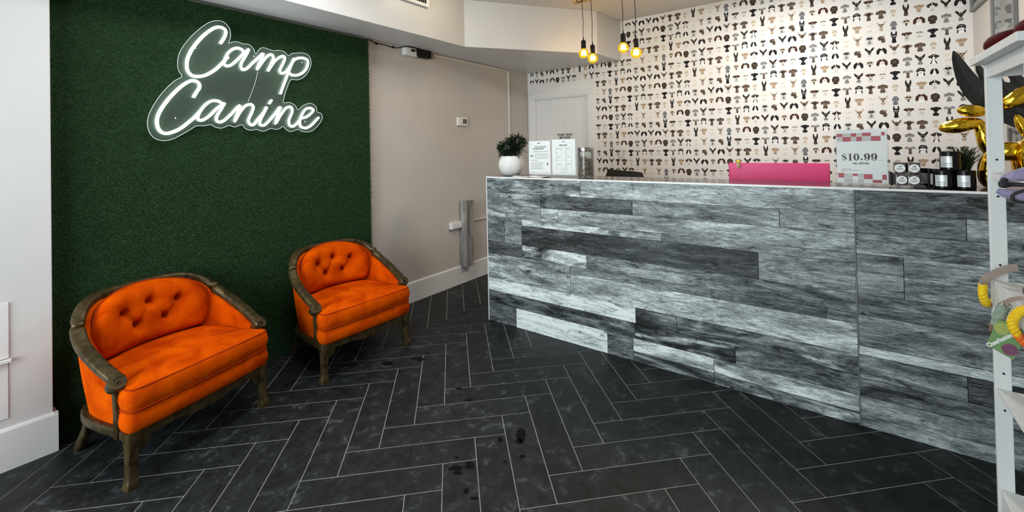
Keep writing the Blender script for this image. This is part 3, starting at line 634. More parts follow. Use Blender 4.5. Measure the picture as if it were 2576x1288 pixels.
# pictures on the right wall
M_frame = mat('dark_grey_frame', (.20, .20, .197), .4)
def picture(xc, zc, w_, h_, label):
    t = thing('picture_frame', label, 'picture', (xc, RY, zc), group='grey framed pictures on the right wall')
    b = .022; d = .022; f = MB()
    f.box((-w_/2, 0.001, -h_/2), (w_/2, d, -h_/2+b)); f.box((-w_/2, 0.001, h_/2-b), (w_/2, d, h_/2)); f.box((-w_/2, 0.001, -h_/2+b), (-w_/2+b, d, h_/2-b)); f.box((w_/2-b, 0.001, -h_/2+b), (w_/2, d, h_/2-b))
    f.obj('frame', M_frame, t, bevel=.002)
    MB().box((-w_/2+b, .001, -h_/2+b), (w_/2-b, .006, h_/2-b)).obj('mount', M_sheet, t)
    a = MB(); iw, ih = w_/2-b-.035, h_/2-b-.045
    a.m = 0; a.box((-iw, .006, -ih), (iw, .0075, ih)); a.m = 1; a.ellipsoid((0.02, .0075, .03), (iw*.5, .0012, ih*.38), 14, 6); a.box((-iw*.4, .0074, -ih*.9), (iw*.5, .0082, -ih*.25)); a.m = 2; a.ellipsoid((.035, .0082, .04), (iw*.2, .0012, ih*.16), 10, 6)
    a.obj('artwork', [mat('art_ground', (.42, .42, .41), .6), mat('art_grey', (.16, .16, .16), .6, n2=(.3, .3, .3), nscale=30), M_black], t)
    MB().box((-w_/2+b, .012, -h_/2+b), (w_/2-b, .0135, h_/2-b)).obj('pane', M_glass, t)
picture(3.965, 2.255, .445, .35, 'grey framed picture above the shelf, right of the papered wall, lower of the top two')
picture(4.43, 2.60, .54, .39, 'grey framed picture highest up beside the corner of the papered wall')
picture(3.80, 1.44, .25, .17, 'small grey framed picture seen low through the white shelf')

# ------------------------------------------------------------------ reception counter
CX, CD, CT = 2.810, .372, 1.208      # front face, depth, top height
CY0, CY1 = RY+.002, 2.378            # right end, left end
def build_counter():
    t = thing('reception_counter', 'long reception counter clad in weathered grey wood planks', 'counter', (CX, .75, 0))
    def L(x, y, z): return (x-CX, y-.75, z)
    MB().box(L(CX+.006, CY0, .0), L(CX+CD-.01, CY1-.004, CT-.03)).obj('carcass', M_counterdark, t)
    # y0, y1 (left to right), z0, z1, tone, streakiness
    z = [0, .066, .154, .256, .360, .515, .567, .669, .824, .875, .978, 1.078, 1.200]
    S_ = -.078
    planks = [
     (2.372, 1.487, z[11], z[12], .50, .75), (1.487, S_, z[11], z[12], .60, .22),
     (2.372, 1.836, z[10], z[11], .48, .3), (1.836, 1.099, z[10], z[11], .30, .3), (1.099, .251, z[10], z[11], .47, .35), (.251, S_, z[10], z[11], .53, .2),
     (2.372, 1.836, z[9], z[10], .54, .3), (1.836, 1.681, z[9], z[10], .60, .4), (1.681, S_, z[9], z[10], .58, .3),
     (2.372, 2.195, z[7], z[9], .42, .2), (2.195, 2.02, z[7], z[9], .50, .25), (2.02, .908, z[8], z[9], .63, .6), (.908, S_, z[8], z[9], .53, .2),
     (2.02, .36, z[7], z[8], .25, .30), (.36, S_, z[7], z[8], .53, .3),
     (2.372, 2.02, z[6], z[7], .38, .25), (2.02, 1.45, z[6], z[7], .58, .95), (1.45, S_, z[6], z[7], .47, .45),
     (2.372, 1.585, z[4], z[6], .54, .45), (1.585, .612, z[5], z[6], .47, .2), (.612, .05, z[5], z[6], .34, .15), (.05, S_, z[5], z[6], .40, .2), (1.585, S_, z[4], z[5], .66, .3),
     (2.372, 1.093, z[3], z[4], .80, .3), (1.093, .823, z[3], z[4], .30, .7), (.823, S_, z[3], z[4], .46, .8),
     (2.372, 1.10, z[2], z[3], .34, .6), (1.10, .491, z[2], z[3], .36, 1.3), (.491, S_, z[2], z[3], .38, .5),
     (2.372, 2.09, z[0], z[2], .34, .2), (2.09, 1.30, z[0], z[2], .84, .25), (1.30, 1.114, z[0], z[2], .42, .4), (1.114, .61, z[1], z[2], .66, .7), (.61, S_, z[1], z[2], .62, .6), (1.114, .61, z[0], z[1], .40, .6), (.61, S_, z[0], z[1], .46, 1.0)]
    R_ = CY0+.002
    planks += [(S_-.004, R_, z[11]+.004, z[12], .34, .15), (S_-.004, -.481, .981, z[11]+.004, .44, .3), (-.481, R_, .981, z[11]+.004, .50, .4), (S_-.004, R_, z[9], .981, .46, .45),
     (S_-.004, -.262, .784, z[9], .46, .2), (S_-.004, -.262, .672, .784, .50, .2), (-.262, R_, .784, z[9], .52, .25), (-.262, R_, .672, .784, .52, .25),
     (S_-.004, R_, z[6], .672, .42, .35), (S_-.004, R_, .408, z[6], .50, .15), (S_-.004, R_, z[4]*0+.363, .408, .70, .1),
     (S_-.004, -.47, .245, .363, .46, .4), (-.47, R_, .245, .363, .25, .2), (S_-.004, R_, .156, .245, .40, .6), (S_-.004, R_, .0, .156, .50, .3)]
    mb = MB(); mb.col = (.0, 0, .0); g = .0015
    mb.col = (.001, 0, 0); mb.box(L(CX+.002, CY0, 0), L(CX+.0055, CY1-.004, CT-.008))
    rnd = random.Random(5)
    for (a, b, z0, z1, tone, st) in planks:
        mb.col = (tone, rnd.random(), st*.5)
        mb.box(L(CX, b+g, z0+g*.8), L(CX+.005, a-g, z1-g*.8))
    mb.obj('plank_cladding', M_plank, t)
    MB().box(L(CX+.004, CY0, CT-.03), L(CX+CD, CY1-.002, CT)).obj('worktop', M_counterdark, t, bevel=.002)
    MB().box(L(CX-.005, CY0, 1.199), L(CX+.006, CY1, CT+.002)).obj('top_edge_trim', M_edge, t, bevel=.001)
    MB().box(L(CX-.004, CY1-.006, 0), L(CX+.006, CY1+.001, CT)).obj('corner_trim', M_edge, t, bevel=.001)
    MB().box(L(CX-.0008, S_-.0026, 0), L(CX+.004, S_-.0006, 1.199)).obj('joint_strip', mat('joint', (.45, .47, .46), .4), t)
    MB().box(L(CX+.008, CY1-.006, 0), L(CX+CD-.01, CY1-.002, CT-.03)).obj('end_panel', M_counterdark, t)
build_counter()
# working desk behind the counter
dk = thing('desk', 'low dark work desk behind the reception counter', 'desk', (3.42, .6, 0))
MB().box((-.235, -1.2, .72), (.25, 1.2, .75)).obj('desk_top', M_counterdark, dk, bevel=.002)
for s_ in (-1, 1): MB().box((-.22, s_*1.17-.02, 0), (.22, s_*1.17+.02, .72)).obj('side_panel', M_counterdark, dk)

# ------------------------------------------------------------------ chairs
def plan_seat(k=1.0, f=0):
    half = [(0, -.050-f), (.12, -.049-f), (.24, -.044-f), (.315, -.036-f), (.336, -.020), (.338, .020), (.334, .048), (.305, .062), (.298, .10), (.298, .22), (.288, .33), (.255, .42), (.19, .475), (.10, .498), (0, .503)]
    P = half + [(-x, y) for x, y in half[-2:0:-1]]
    return [Vector((x*k, y, 0)) for x, y in P]
def cushion(plan, z0, z1, dome, er=.016, sag=0, puff=.008):
    c = Vector((0, .20, 0)); rings = []
    def ring(ins, z, zz=None):
        out = []
        for p in plan:
            d = (p-c); q = c + d*(1-ins/d.length) if ins < d.length else c
            out.append(Vector((q.x, q.y, z)))
        return out
    h = z1-z0
    rings.append(ring(er, z0)); rings.append(ring(er*.3, z0+er*.35)); rings.append(ring(-puff*.4, z0+h*.28)); rings.append(ring(-puff, z0+h*.5)); rings.append(ring(-puff*.4, z0+h*.72)); rings.append(ring(er*.15, z1-er*.35)); rings.append(ring(er*.9, z1))
    for f in (.82, .62, .42, .22, .07):
        rings.append([Vector((c.x+((p.x-c.x)*f**.5+.33*(p-c).normalized().x*(1-f**.5))*f, c.y+((p.y-c.y)*f**.5+.27*(p-c).normalized().y*(1-f**.5))*f, z1+dome*(1-f*f) + .003*mnoise.noise(Vector((p.x*f*9, p.y*f*9, z1*7))))) for p in plan])
    return rings
def build_chair(label, loc, rz):
    t = thing('armchair', label, 'armchair', loc, rz, 'orange velvet armchairs against the grass wall')
    # upholstered shell (outside, inside) following the U of the back
    U = [(-.338, .066), (-.345, .14), (-.347, .22), (-.342, .30), (-.325, .38), (-.285, .45), (-.215, .505), (-.12, .538), (0, .548), (.12, .538), (.215, .505), (.285, .45), (.325, .38), (.342, .30), (.347, .22), (.345, .14), (.338, .066)]
    U = [Vector((*p, 0)) for p in U]; U = smooth_path(U, 4)
    c0 = Vector((0, .18, 0))
    def rail_z(p):           # height of the rail centre over plan position
        y = p.y
        if y < .41: return .470 + (.630-.470)*max(0, (y-.066))/(.41-.066)
        return .650 + (.737-.650)*math.sin(min(1, (y-.41)/.138)*PI/2)
    def off(p, d):
        n = (p-c0).normalized(); 
        if p.y < .2: n = Vector((math.copysign(1, p.x), 0, 0))
        elif p.y < .35:
            k = (p.y-.2)/.15; n = (n*k + Vector((math.copysign(1, p.x), 0, 0))*(1-k)).normalized()
        return p + n*d
    sh = MB(); rings = []
    levels = [(.238, -.036), (.30, -.026), (.40, -.012), (.52, .0), (1.0, .004)]
    outer = []
    for k, (zf, d) in enumerate(levels):
        row = []
        for p in U:
            zt = rail_z(p)-.012
            z = zf if k < 3 else (.40+(zt-.40)*(.55 if k == 3 else 1.0))
            z = min(z, zt)
            q = off(p, d); row.append(Vector((q.x, q.y, z)))
        outer.append(row)
    inner = []
    for k, (zf, d) in enumerate([(.2, -.040), (.40, -.046), (.6, -.052), (1, -.040)]):
        row = []
        for p in U:
            zt = rail_z(p)-.012; z = (.24, .36, .36+(zt-.36)*.5, zt)[k]
            q = off(p, d); row.append(Vector((q.x, q.y, min(z, zt))))
        inner.append(row)
    n = len(U)
    rows = outer + inner[::-1]
    vs = [p for r in rows for p in r]; fs = []; m = len(rows)
    for i in range(m):
        for j in range(n-1):
            a, b = i*n+j, i*n+j+1; i2 = (i+1) % m; fs.append((a, b, i2*n+j+1, i2*n+j))
    fs.append(tuple(i*n for i in range(m))[::-1]); fs.append(tuple(i*n+n-1 for i in range(m)))
    sh.add(vs, fs); sh.obj('upholstered_back', M_fabric, t, smooth=True, angle=55)
    # welts at the back panel bottom edge
    # rails: two arms and the crest
    def rail_pts(sel, dz=0): return [Vector((p.x, p.y, rail_z(p)+dz)) for p in sel]
    armL = [p for p in U if p.x < 0 and p.y < .405]; crest = [p for p in U if p.y > .372]
    for sgn in (-1, 1):
        pts = [Vector((p.x*(-sgn)*1, p.y, 0)) for p in armL]
        P = [Vector((p.x, p.y, rail_z(p))) for p in pts]
        P = [Vector((P[0].x*1.0, .045, .462)), ] + P
        lat = [(off(Vector((p.x, p.y, 0)), 1)-Vector((p.x, p.y, 0))).normalized() for p in P]
        wh = [(.056, .034)]*len(P); wh[0] = (.060, .036); wh[-1] = (.050, .036); wh[-2] = (.058, .044); wh[-3] = (.058, .042)
        for q_, dz_ in ((-1, .012), (-2, .010), (-3, .007), (-4, .004)): P[q_] = P[q_]+Vector((0, 0, dz_))
        a = MB().sweep(P, wh, lat, 12).obj('arm_rail', M_wood, t, smooth=True)
        # volute at the front end
        ax = Vector((sgn*.12, -.78, .62)).normalized()
        q = ax.to_track_quat('Z', 'Y').to_matrix().to_4x4()
        vb = MB(); vb.lathe([(.022, -.034), (.032, -.028), (.0345, 0), (.0345, .016), (.031, .021), (.0, .021)], 22, mtx=q, loc=(sgn*.342, .050, .452), cap=False)
        sp = [q @ Vector((r*math.cos(th), r*math.sin(th), .022)) + Vector((sgn*.342, .050, .452)) for th, r in [(i*.35, .027-.00115*i) for i in range(21)]]
        vb.tube(sp, .0024, 6); vb.ellipsoid(tuple(q @ Vector((0, 0, .021)) + Vector((sgn*.342, .050, .452))), (.006, .006, .006), 10, 6)
        vb.obj('volute', M_wood, a, smooth=True, angle=40)
        # front post of the arm
        MB().sweep([(sgn*.322, .068, .205), (sgn*.324, .066, .30), (sgn*.330, .062, .40), (sgn*.336, .058, .458)], [(.038, .032), (.036, .028), (.036, .028), (.044, .032)], [Vector((1, 0, 0))]*4, 12, .3).obj('arm_post', M_wood, t, smooth=True)
    P = [Vector((p.x, p.y, rail_z(Vector((p.x, max(p.y, .4101), 0)))+.003)) for p in crest]
    wh = []
    for i, p in enumerate(P):
        e = min(i, len(P)-1-i); wh.append((.046 if e < 2 else .052, .032 if e < 2 else .038))
    lat = [(off(Vector((p.x, p.y, 0)), 1)-Vector((p.x, p.y, 0))).normalized() for p in P]
    MB().sweep(P, wh, lat, 12).obj('crest_rail', M_wood, t, smooth=True)
    # deck and seat cushion
    dkp = plan_seat(1.0, -.004)
    MB().loft(cushion(dkp, .236, .326, .0, .018, puff=.006)).obj('seat_deck', M_fabric, t, smooth=True)
    sc = MB().loft(cushion(plan_seat(.992), .324, .432, .030, .014, puff=.010)).obj('seat_cushion', M_fabric, t, smooth=True)
    def welt(z, k, name, par, ins=.006, f=0):
        c = Vector((0, .20, 0)); pts = []
        for p in plan_seat(k, f):
            d = p-c; q = c+d*(1-ins/d.length); pts.append(Vector((q.x, q.y, z)))
        MB().tube(smooth_path(pts, 3, True), .0042, 6, True).obj(name, M_piping, par, smooth=True)
    welt(.427, .992, 'piping', sc); welt(.333, .992, 'piping', sc, .002)
    # tufted back cushion
    nu, nv = 56, 44; btn = [(-.135, .635), (.0, .655), (.135, .635), (-.068, .555), (.072, .555)]
    def bc(s_, tt, side):
        kk = .40 if tt > 0 else .16; u = s_*math.sqrt(1-kk*tt*tt); v = tt*math.sqrt(1-kk*1.05*s_*s_)
        x = .268*u; z0 = .584; z = z0 + .150*v + (.020 if v > 0 else 0)*v
        xb = abs(x); yb = .492-1.45*x*x+(z-.45)*.10
        prof = max(0, 1-abs(s_)**5)**.5*max(0, 1-abs(tt)**5)**.5
        if side < 0: return Vector((x, yb - .004, z))
        d = .094*prof
        dent = 0
        for bx_, bz in btn:
            r = math.hypot(x-bx_, z-bz); dent += .040*math.exp(-(r/.021)**2) + .014*math.exp(-(r/.05)**2)
        for i in range(len(btn)):
            for j in range(i+1, len(btn)):
                (ax_, az), (bx_, bz) = btn[i], btn[j]; ll = math.hypot(bx_-ax_, bz-az)
                if ll > .13: continue
                k = ((x-ax_)*(bx_-ax_)+(z-az)*(bz-az))/ll**2
                if -.1 < k < 1.1:
                    dd = abs((x-ax_)*(bz-az)-(z-az)*(bx_-ax_))/ll; dent += .012*math.exp(-(dd/.009)**2)
        for bx_, bz in btn[:3]:
            if z > bz: dent += .008*math.exp(-((x-bx_-(z-bz)*.3)/.008)**2)*max(0, 1-(z-bz)/.09)
        for bx_, bz in btn[3:]:
            if z < bz: dent += .008*math.exp(-((x-bx_-(bz-z)*.2)/.008)**2)*max(0, 1-(bz-z)/.08)
        d -= dent*min(1, prof*1.3)
        d += .003*mnoise.noise(Vector((x*14, z*14, 3)))*prof
        return Vector((x*(1-.03*prof), yb-.004-max(d, 0), z))
    mb = MB(); vs = []
    for side in (1, -1):
        for j in range(nv+1):
            for i in range(nu+1): vs.append(bc(-1+2*i/nu, -1+2*j/nv, side))
    fs = []; W_ = nu+1; o_ = W_*(nv+1)
    for j in range(nv):
        for i in range(nu):
            a = j*W_+i; fs.append((a, a+1, a+1+W_, a+W_)); fs.append((o_+a, o_+a+W_, o_+a+W_+1, o_+a+1))
    mb.add(vs, fs)
    bcush = mb.obj('back_cushion', M_fabric, t, smooth=True)
    for bx_, bz in btn:
        p = None; best = 9
        for j in range(nv+1):
            for i in range(nu+1):
                q = vs[j*W_+i]; d = math.hypot(q.x-bx_, q.z-bz)
                if d < best: best, p = d, q
        MB().ellipsoid((p.x, p.y-.001, p.z), (.009, .005, .009), 12, 6).obj('button', M_piping, bcush, smooth=True)
    rim = []
    for i in range(0, nu+1, 2): rim.append(bc(-1+2*i/nu, 1, -1))
    for j in range(nv-2, -1, -2): rim.append(bc(1, -1+2*j/nv, -1))
    for i in range(nu-2, -1, -2): rim.append(bc(-1+2*i/nu, -1, -1))
    for j in range(2, nv-1, 2): rim.append(bc(-1, -1+2*j/nv, -1))
    MB().tube([p+Vector((0, -.005, 0)) for p in rim], .0045, 6, True).obj('piping', M_piping, bcush, smooth=True)
    # frame under the seat: shaped front apron, curved sides and back
    ap = []
    n = 40
    for i in range(n+1):
        x = -.30+.60*i/n; a = abs(x)/.30
        zb = .196 - .020*max(0, math.cos(min(1, a*1.55)*PI)*.5+.5) + (-.030*max(0, (a-.80)/.20)**2)
        if .38 < a < .52: zb += .004
        ap.append((x, zb))
    pf = [Vector((x, -.020, z)) for x, z in ap] + [Vector((.30, -.020, .238)), Vector((-.30, -.020, .238))]
    MB().prism(pf, (0, .022, 0)).obj('front_apron', M_wood, t, bevel=.002)
    side = [Vector((-.318, .0, .218)), Vector((-.316, .12, .219)), Vector((-.318, .26, .220)), Vector((-.300, .38, .220)), Vector((-.250, .462, .220)), Vector((-.16, .506, .220)), Vector((0, .520, .220))]
    sp = smooth_path(side + [Vector((-p.x, p.y, p.z)) for p in side[-2::-1]], 4)
    MB().sweep(sp, (.032, .040), None, 12, .3).obj('seat_frame', M_wood, t, smooth=True)
    for sx in (-1, 1):
        # front leg: square, scroll-topped, slightly flared claw foot
        P = [(sx*.313, .0, .240), (sx*.314, -.001, .205), (sx*.315, -.002, .17), (sx*.316, -.002, .10), (sx*.317, -.002, .050), (sx*.319, -.004, .030), (sx*.321, -.006, .012), (sx*.321, -.006, 0)]
        W = [(.052, .052), (.050, .050), (.043, .043), (.038, .038), (.036, .036), (.046, .044), (.052, .050), (.050, .048)]
        lg = MB().sweep(P, W, [Vector((1, 0, 0))]*8, 12, .28)
        lg.obj('leg', M_wood, t, smooth=True, angle=50)
        # bracket scroll between leg and apron
        MB().prism([Vector((sx*(.292-a), -.016, .206)) if False else Vector((sx*(.294-.05*math.sin(a*PI/2)), -.014, .200-.055*math.cos(a*PI/2))) for a in [i/8 for i in range(9)]] + [Vector((sx*.294, -.014, .205))], (0, .018, 0)).obj('corner_bracket', M_wood, t)
        # back leg: raked outwards
        P = [(sx*.232, .468, .225), (sx*.236, .478, .17), (sx*.242, .498, .10), (sx*.250, .522, .04), (sx*.256, .540, 0)]
        MB().sweep(P, [(.044, .046), (.040, .040), (.034, .036), (.034, .038), (.036, .044)], [Vector((1, 0, 0))]*5, 12, .3).obj('leg', M_wood, t, smooth=True)
    return t
build_chair('orange velvet armchair nearest the camera, beside the white wall at the left edge', (.827, 2.590, 0), math.radians(15.3))
build_chair('orange velvet armchair farther back, at the right edge of the grass panel', (1.790, 2.605, 0), math.radians(-1.4))

# ------------------------------------------------------------------ damp marks on the tiles
SPOTS = [[1.769,1.298,.015,-.022,-.041,-.029],[1.725,1.283,.009,-.014,-.016,-.011],[1.647,1.207,.008,-.011,-.011,-.008],[1.415,1.415,.018,-.025,-.013,-.013],[1.401,1.385,.01,-.015,-.009,-.009],[1.464,1.373,.012,-.018,-.019,-.017],[1.682,1.368,.008,-.012,-.015,-.012],[1.895,1.854,.013,-.019,-.009,-.008],[1.844,1.725,.011,-.016,-.009,-.008],[2.006,2.353,.024,-.035,-.022,-.025],[1.848,2.471,.021,-.031,-.016,-.021],[2.097,2.358,.01,-.014,-.011,-.012],[1.337,1.231,.01,-.014,-.007,-.006],[1.347,1.285,.007,-.01,-.011,-.01],[1.468,1.458,.006,-.008,-.006,-.006],[1.576,1.256,.004,-.006,-.005,-.004]]
mb = MB()
for i, (x, y, ax, ay, bx, by) in enumerate(SPOTS):
    pts = []
    for k in range(26):
        a = 2*PI*k/26; w_ = 1+.38*mnoise.noise(Vector((math.cos(a)*1.6+i*5, math.sin(a)*1.6, i)))+.18*mnoise.noise(Vector((math.cos(a)*5, math.sin(a)*5+i, 3)))
        pts.append((x+(ax*math.cos(a)+bx*math.sin(a))*w_, y+(ay*math.cos(a)+by*math.sin(a))*w_, .0006))
    mb.add(pts, [tuple(range(26))])
mb.obj('damp_spots', M_wet, bpy.data.objects['floor'])

# ------------------------------------------------------------------ pendant light
def build_pendant():
    PX = 3.57
    t = thing('pendant_light', 'wooden beam pendant with four amber globe bulbs on black cords', 'pendant light', (PX, 1.45, CZ))
    M_beam = mat('pale_beam', (.42, .30, .12), .55, n2=(.55, .40, .19), nscale=8, stretch=(6, .5, 6), bump=(40, .2, .002))
    MB().box((-.030, -.62, -.098), (.045, .475, -.026)).obj('wooden_beam', M_beam, t, bevel=.004)
    MB().box((-.025, -.05, -.026), (.04, .15, -.0005)).obj('ceiling_plate', M_black, t, bevel=.002)
    for i, (y, z) in enumerate(((1.825, 2.303), (1.735, 2.246), (1.443, 2.298), (1.331, 2.237))):
        dy = y-1.45; dz = z-CZ; top = -.100
        P = [(-.034, dy-.012, -.06), (-.036, dy-.006, -.10), (-.012, dy, top-.02), (.001, dy+.003, top-.12), (0, dy-.002, (top+dz+.12)/2), (.001, dy+.002, dz+.19), (0, dy, dz+.118)]
        MB().tube(smooth_path(P, 6), .0030, 6).obj('cord', M_black, t, smooth=True)
        if i == 0: MB().tube(smooth_path([(-.034, dy-.04, -.07), (-.05, dy-.03, -.108), (-.05, dy, -.118), (-.04, dy+.03, -.112), (-.034, dy+.045, -.08)], 5), .003, 6).obj('cord', M_black, t, smooth=True)
        MB().lathe([(.004, .146), (.0055, .128), (.008, .120), (.019, .116), (.022, .108), (.022, .052), (.020, .044), (.019, .040)], 20, (0, dy, dz)).obj('socket', M_black, t, smooth=True, angle=35)
        b = MB().lathe([(.0135, .046), (.015, .040), (.024, .034), (.036, .024), (.0445, .009), (.0465, -.004), (.0445, -.018), (.036, -.033), (.024, -.042), (.010, -.0465), (.001, -.047)], 24, (0, dy, dz)).obj('bulb', M_bulb, t, smooth=True)
        fl_ = MB()
        for k in range(6):
            a = k*PI/3; fl_.tube([(.016*math.cos(a), dy+.016*math.sin(a), dz+.022), (.019*math.cos(a), dy+.019*math.sin(a), dz-.020)], .0046, 6)
        fl_.tube([(.012*math.cos(k*.6), dy+.012*math.sin(k*.6), dz+.02-.004*k) for k in range(11)], .0025, 5)
        fl_.obj('filament', M_filament, b)
        lamp('bulb_glow', 'POINT', (PX, y, z), 3.6, (1, .62, .26), radius=.035)
build_pendant()
# added fill panel over the staff side, brightens the wallpaper (above the picture)
t = thing('ceiling_light', 'added square fill light panel over the staff area, above the picture', 'light', (3.75, .30, CZ))
MB().box((-.31, -.31, -.02), (.31, .31, -.0005)).obj('rim', M_trim, t, bevel=.003)
MB().box((-.29, -.29, -.023), (.29, .29, -.0201)).obj('diffuser', emission('staff_fill_glow', (1, .95, .90), 1.5), t)
lamp('staff_fill', 'AREA', (3.75, .30, CZ-.027), 26, (1, .94, .88), .56, .56, (0, 0, 0))

t = thing('ceiling_light', 'added long panel for the fill light above the armchairs, above the picture', 'light', (1.15, 2.05, CZ))  # unseen panel added to house the fill light over the chairs
MB().box((-.48, -.255, -.036), (.48, .255, -.0005)).obj('rim', M_trim, t, bevel=.003)
MB().box((-.45, -.225, -.038), (.45, .225, -.0361)).obj('diffuser', emission('chair_fill_glow', (1, .98, .95), 1.5), t)

# ------------------------------------------------------------------ things on the counter
Z0 = CT+.0005
# potted plant
t = thing('potted_plant', 'bushy dark green plant in a ribbed white round pot at the counter end', 'plant', (2.995, 2.250, Z0))
pot = MB(); prof = [(.002, 0), (.052, 0), (.066, .006), (.088, .030), (.104, .065), (.108, .095), (.103, .128), (.090, .155), (.082, .166), (.080, .170), (.076, .168), (.074, .160), (.074, .120)]
n = 96; rings = []
for r, z in prof:
    ring = []
    for i in range(n):
        a = 2*PI*i/n; amp = .0022 if .01 < z < .160 and r > .08 else 0
        ring.append(((r+amp*math.cos(a*32+.5*math.sin(z*40)))*math.cos(a), (r+amp*math.cos(a*32+.5*math.sin(z*40)))*math.sin(a), z))
    rings.append(ring)
pot.loft(rings); pot.obj('pot', mat('white_ceramic', (.72, .72, .71), .38), t, smooth=True)
MB().lathe([(.073, .150), (.04, .156), (.002, .158)], 20).obj('soil', M_black, t)
lf = MB(); rl = random.Random(11)
M_leaf = mat('dark_leaf', (.004, .012, .005), .55, spec=.25, n2=(.009, .026, .010), nscale=40)
def clump(mb, c, rad, n, ln):
    for _ in range(n):
        d = Vector((rl.gauss(0, 1), rl.gauss(0, 1), rl.gauss(0, .8))).normalized(); p = Vector(c) + Vector((d.x*rad[0], d.y*rad[1], d.z*rad[2]))*rl.uniform(.45, 1)
        d2 = (d + Vector((0, 0, .25)) + Vector((rl.uniform(-.5, .5), rl.uniform(-.5, .5), rl.uniform(-.4, .4)))).normalized()
        L_ = ln*rl.uniform(.6, 1.2); s_ = d2.orthogonal().normalized()*.0042; b2 = d2.cross(s_).normalized()*.0022
        m_ = p+d2*L_*.5; e = p+d2*L_+Vector((0, 0, -.004)); mb.loft([[p+s_*.5, p+b2*.5, p-s_*.5, p-b2*.5], [m_+s_, m_+b2, m_-s_, m_-b2], [e+s_*.35, e+b2*.4, e-s_*.35, e-b2*.4]])
clump(lf, (0, .030, .235), (.085, .088, .070), 620, .034); clump(lf, (0, -.062, .290), (.070, .075, .058), 520, .034); clump(lf, (0, -.02, .20), (.05, .08, .035), 160, .036)
for (a, b) in (((0, -.09, .24), (0, -.165, .195)), ((0, .08, .20), (0, .140, .155)), ((0, -.085, .22), (0, -.15, .255)), ((0, .09, .22), (0, .15, .245)), ((0, -.07, .19), (-.02, -.095, .155)), ((0, .05, .19), (-.02, .115, .168))):
    lf.tube(smooth_path([a, tuple((Vector(a)+Vector(b))/2+Vector((0, 0, .008))), b], 3), .0032, 5)
for i in range(9):
    a = i*.7; lf.tube([(0, 0, .15), (.03*math.cos(a), .05*math.sin(a), .22)], .004, 5)
lf.obj('foliage', M_leaf, t)

# two notice stands
def stand(yc, w_, h_, label):
    t = thing('sign_holder', label, 'sign', (3.045, yc, Z0), group='printed notices standing on the left end of the counter')
    MB().box((-.004, -w_/2-.003, .012), (-.0015, w_/2+.003, h_+.014)).obj('acrylic_front', M_acrylic, t)
    MB().box((-.045, -w_/2-.003, 0), (.045, w_/2+.003, .003)).box((-.002, -w_/2-.003, .003), (.001, w_/2+.003, .014)).obj('acrylic_foot', M_acrylic, t)
    s_ = MB().box((-.0010, -w_/2, .013), (.0010, w_/2, .013+h_)).obj('sheet', M_sheet, t)
    return t, s_
def lines(mb, rows, X=-.00125):      # rows: (left, right, z, thickness) in local right/up
    for l, r, z, th in rows:
        mb.box((X-.00005, -r, z-th/2), (X, -l, z+th/2))
def tx(o, s_, size, r, z, bold=0, align='CENTER', sx=1, X=-.0012, m=None): text('print', s_, size, Matrix.Translation((X, -r, z)) @ FACE_CAM, m or M_ink, o, bold, align, sx, extr=.00005)
def little_dog(mb, r, z, s_, X=-.0012):
    P = [(-1, .1), (-.7, .35), (-.2, .30), (.3, .30), (.45, .75), (.62, .55), (1.0, .60), (1.0, .42), (.7, .25), (.55, -.05), (.75, -.5), (.6, -.52), (.35, -.1), (-.3, -.05), (-.55, -.5), (-.72, -.48), (-.6, 0), (-.95, .0)]
    mb.add([(X-.00012, -(r+x*s_), z+y*s_) for x, y in P], [tuple(range(len(P)))])
M_greyink = mat('grey_ink', (.16, .16, .17), .6)
t, sh = stand(1.990, .214, .280, 'printed notice headed The Annual Membership, left of the two stands on the counter')
tx(sh, 'THE ANNUAL', .0165, .012, .243, .0006, 'CENTER', 1.18); tx(sh, 'MEMBERSHIP', .0165, -.010, .226, .0006, 'CENTER', 1.18)
for r_, z_, s_ in ((-.005, .272, .014), (-.078, .165, .017)):
    mb = MB(); little_dog(mb, r_, z_, s_); mb.obj('dog_logo', M_ink, sh)
MB().box((-.00135, -.085, .088), (-.0012, -.075, .112)).obj('bottle_picture', M_ink, sh)
mb = MB(); rr = random.Random(3)
lines(mb, [(-.062, .090, .204, .0035), (-.085, -.055, .262, .001)])
for z in (.186, .181, .171, .166, .155, .150, .145): lines(mb, [(-.052+rr.uniform(0, .01), .090-rr.uniform(0, .006), z, .0016)])
lines(mb, [(-.088, -.012, .131, .0035)])
for z in (.113, .108, .099, .094, .089, .079, .074, .066, .061, .056): lines(mb, [(-.088, .055-rr.uniform(0, .03), z, .0016)])
lines(mb, [(-.088, -.03, .030, .001), (.03, .09, .030, .001), (-.088, .095, .026, .0006)]); mb.obj('small_print', M_greyink, sh)
t, sh = stand(1.757, .214, .287, 'printed price list, right of the two stands and next to the treat jar')
tx(sh, 'PRICE LIST', .0165, 0, .252, .0008, 'CENTER', .95)
mb = MB(); little_dog(mb, 0, .280, .011); mb.obj('print', M_ink, sh)
mb = MB(); lines(mb, [(-.095, .095, .238, .0006), (-.095, .095, .052, .0006)])
for c in (-.045, .045):
    for k, z in enumerate((.226, .160, .098)):
        lines(mb, [(c-.026, c+.026, z, .0028)])
        for q in range((5, 4, 3)[k]): lines(mb, [(c-.036, c-.012+rr.uniform(-.006, .012), z-.012-q*.0095, .0015), (c+.022, c+.032, z-.012-q*.0095, .0015)])
lines(mb, [(-.03, .03, .060, .0018), (-.006, .006, .045, .0018), (-.03, .03, .034, .0015)]); mb.obj('small_print', M_greyink, sh)
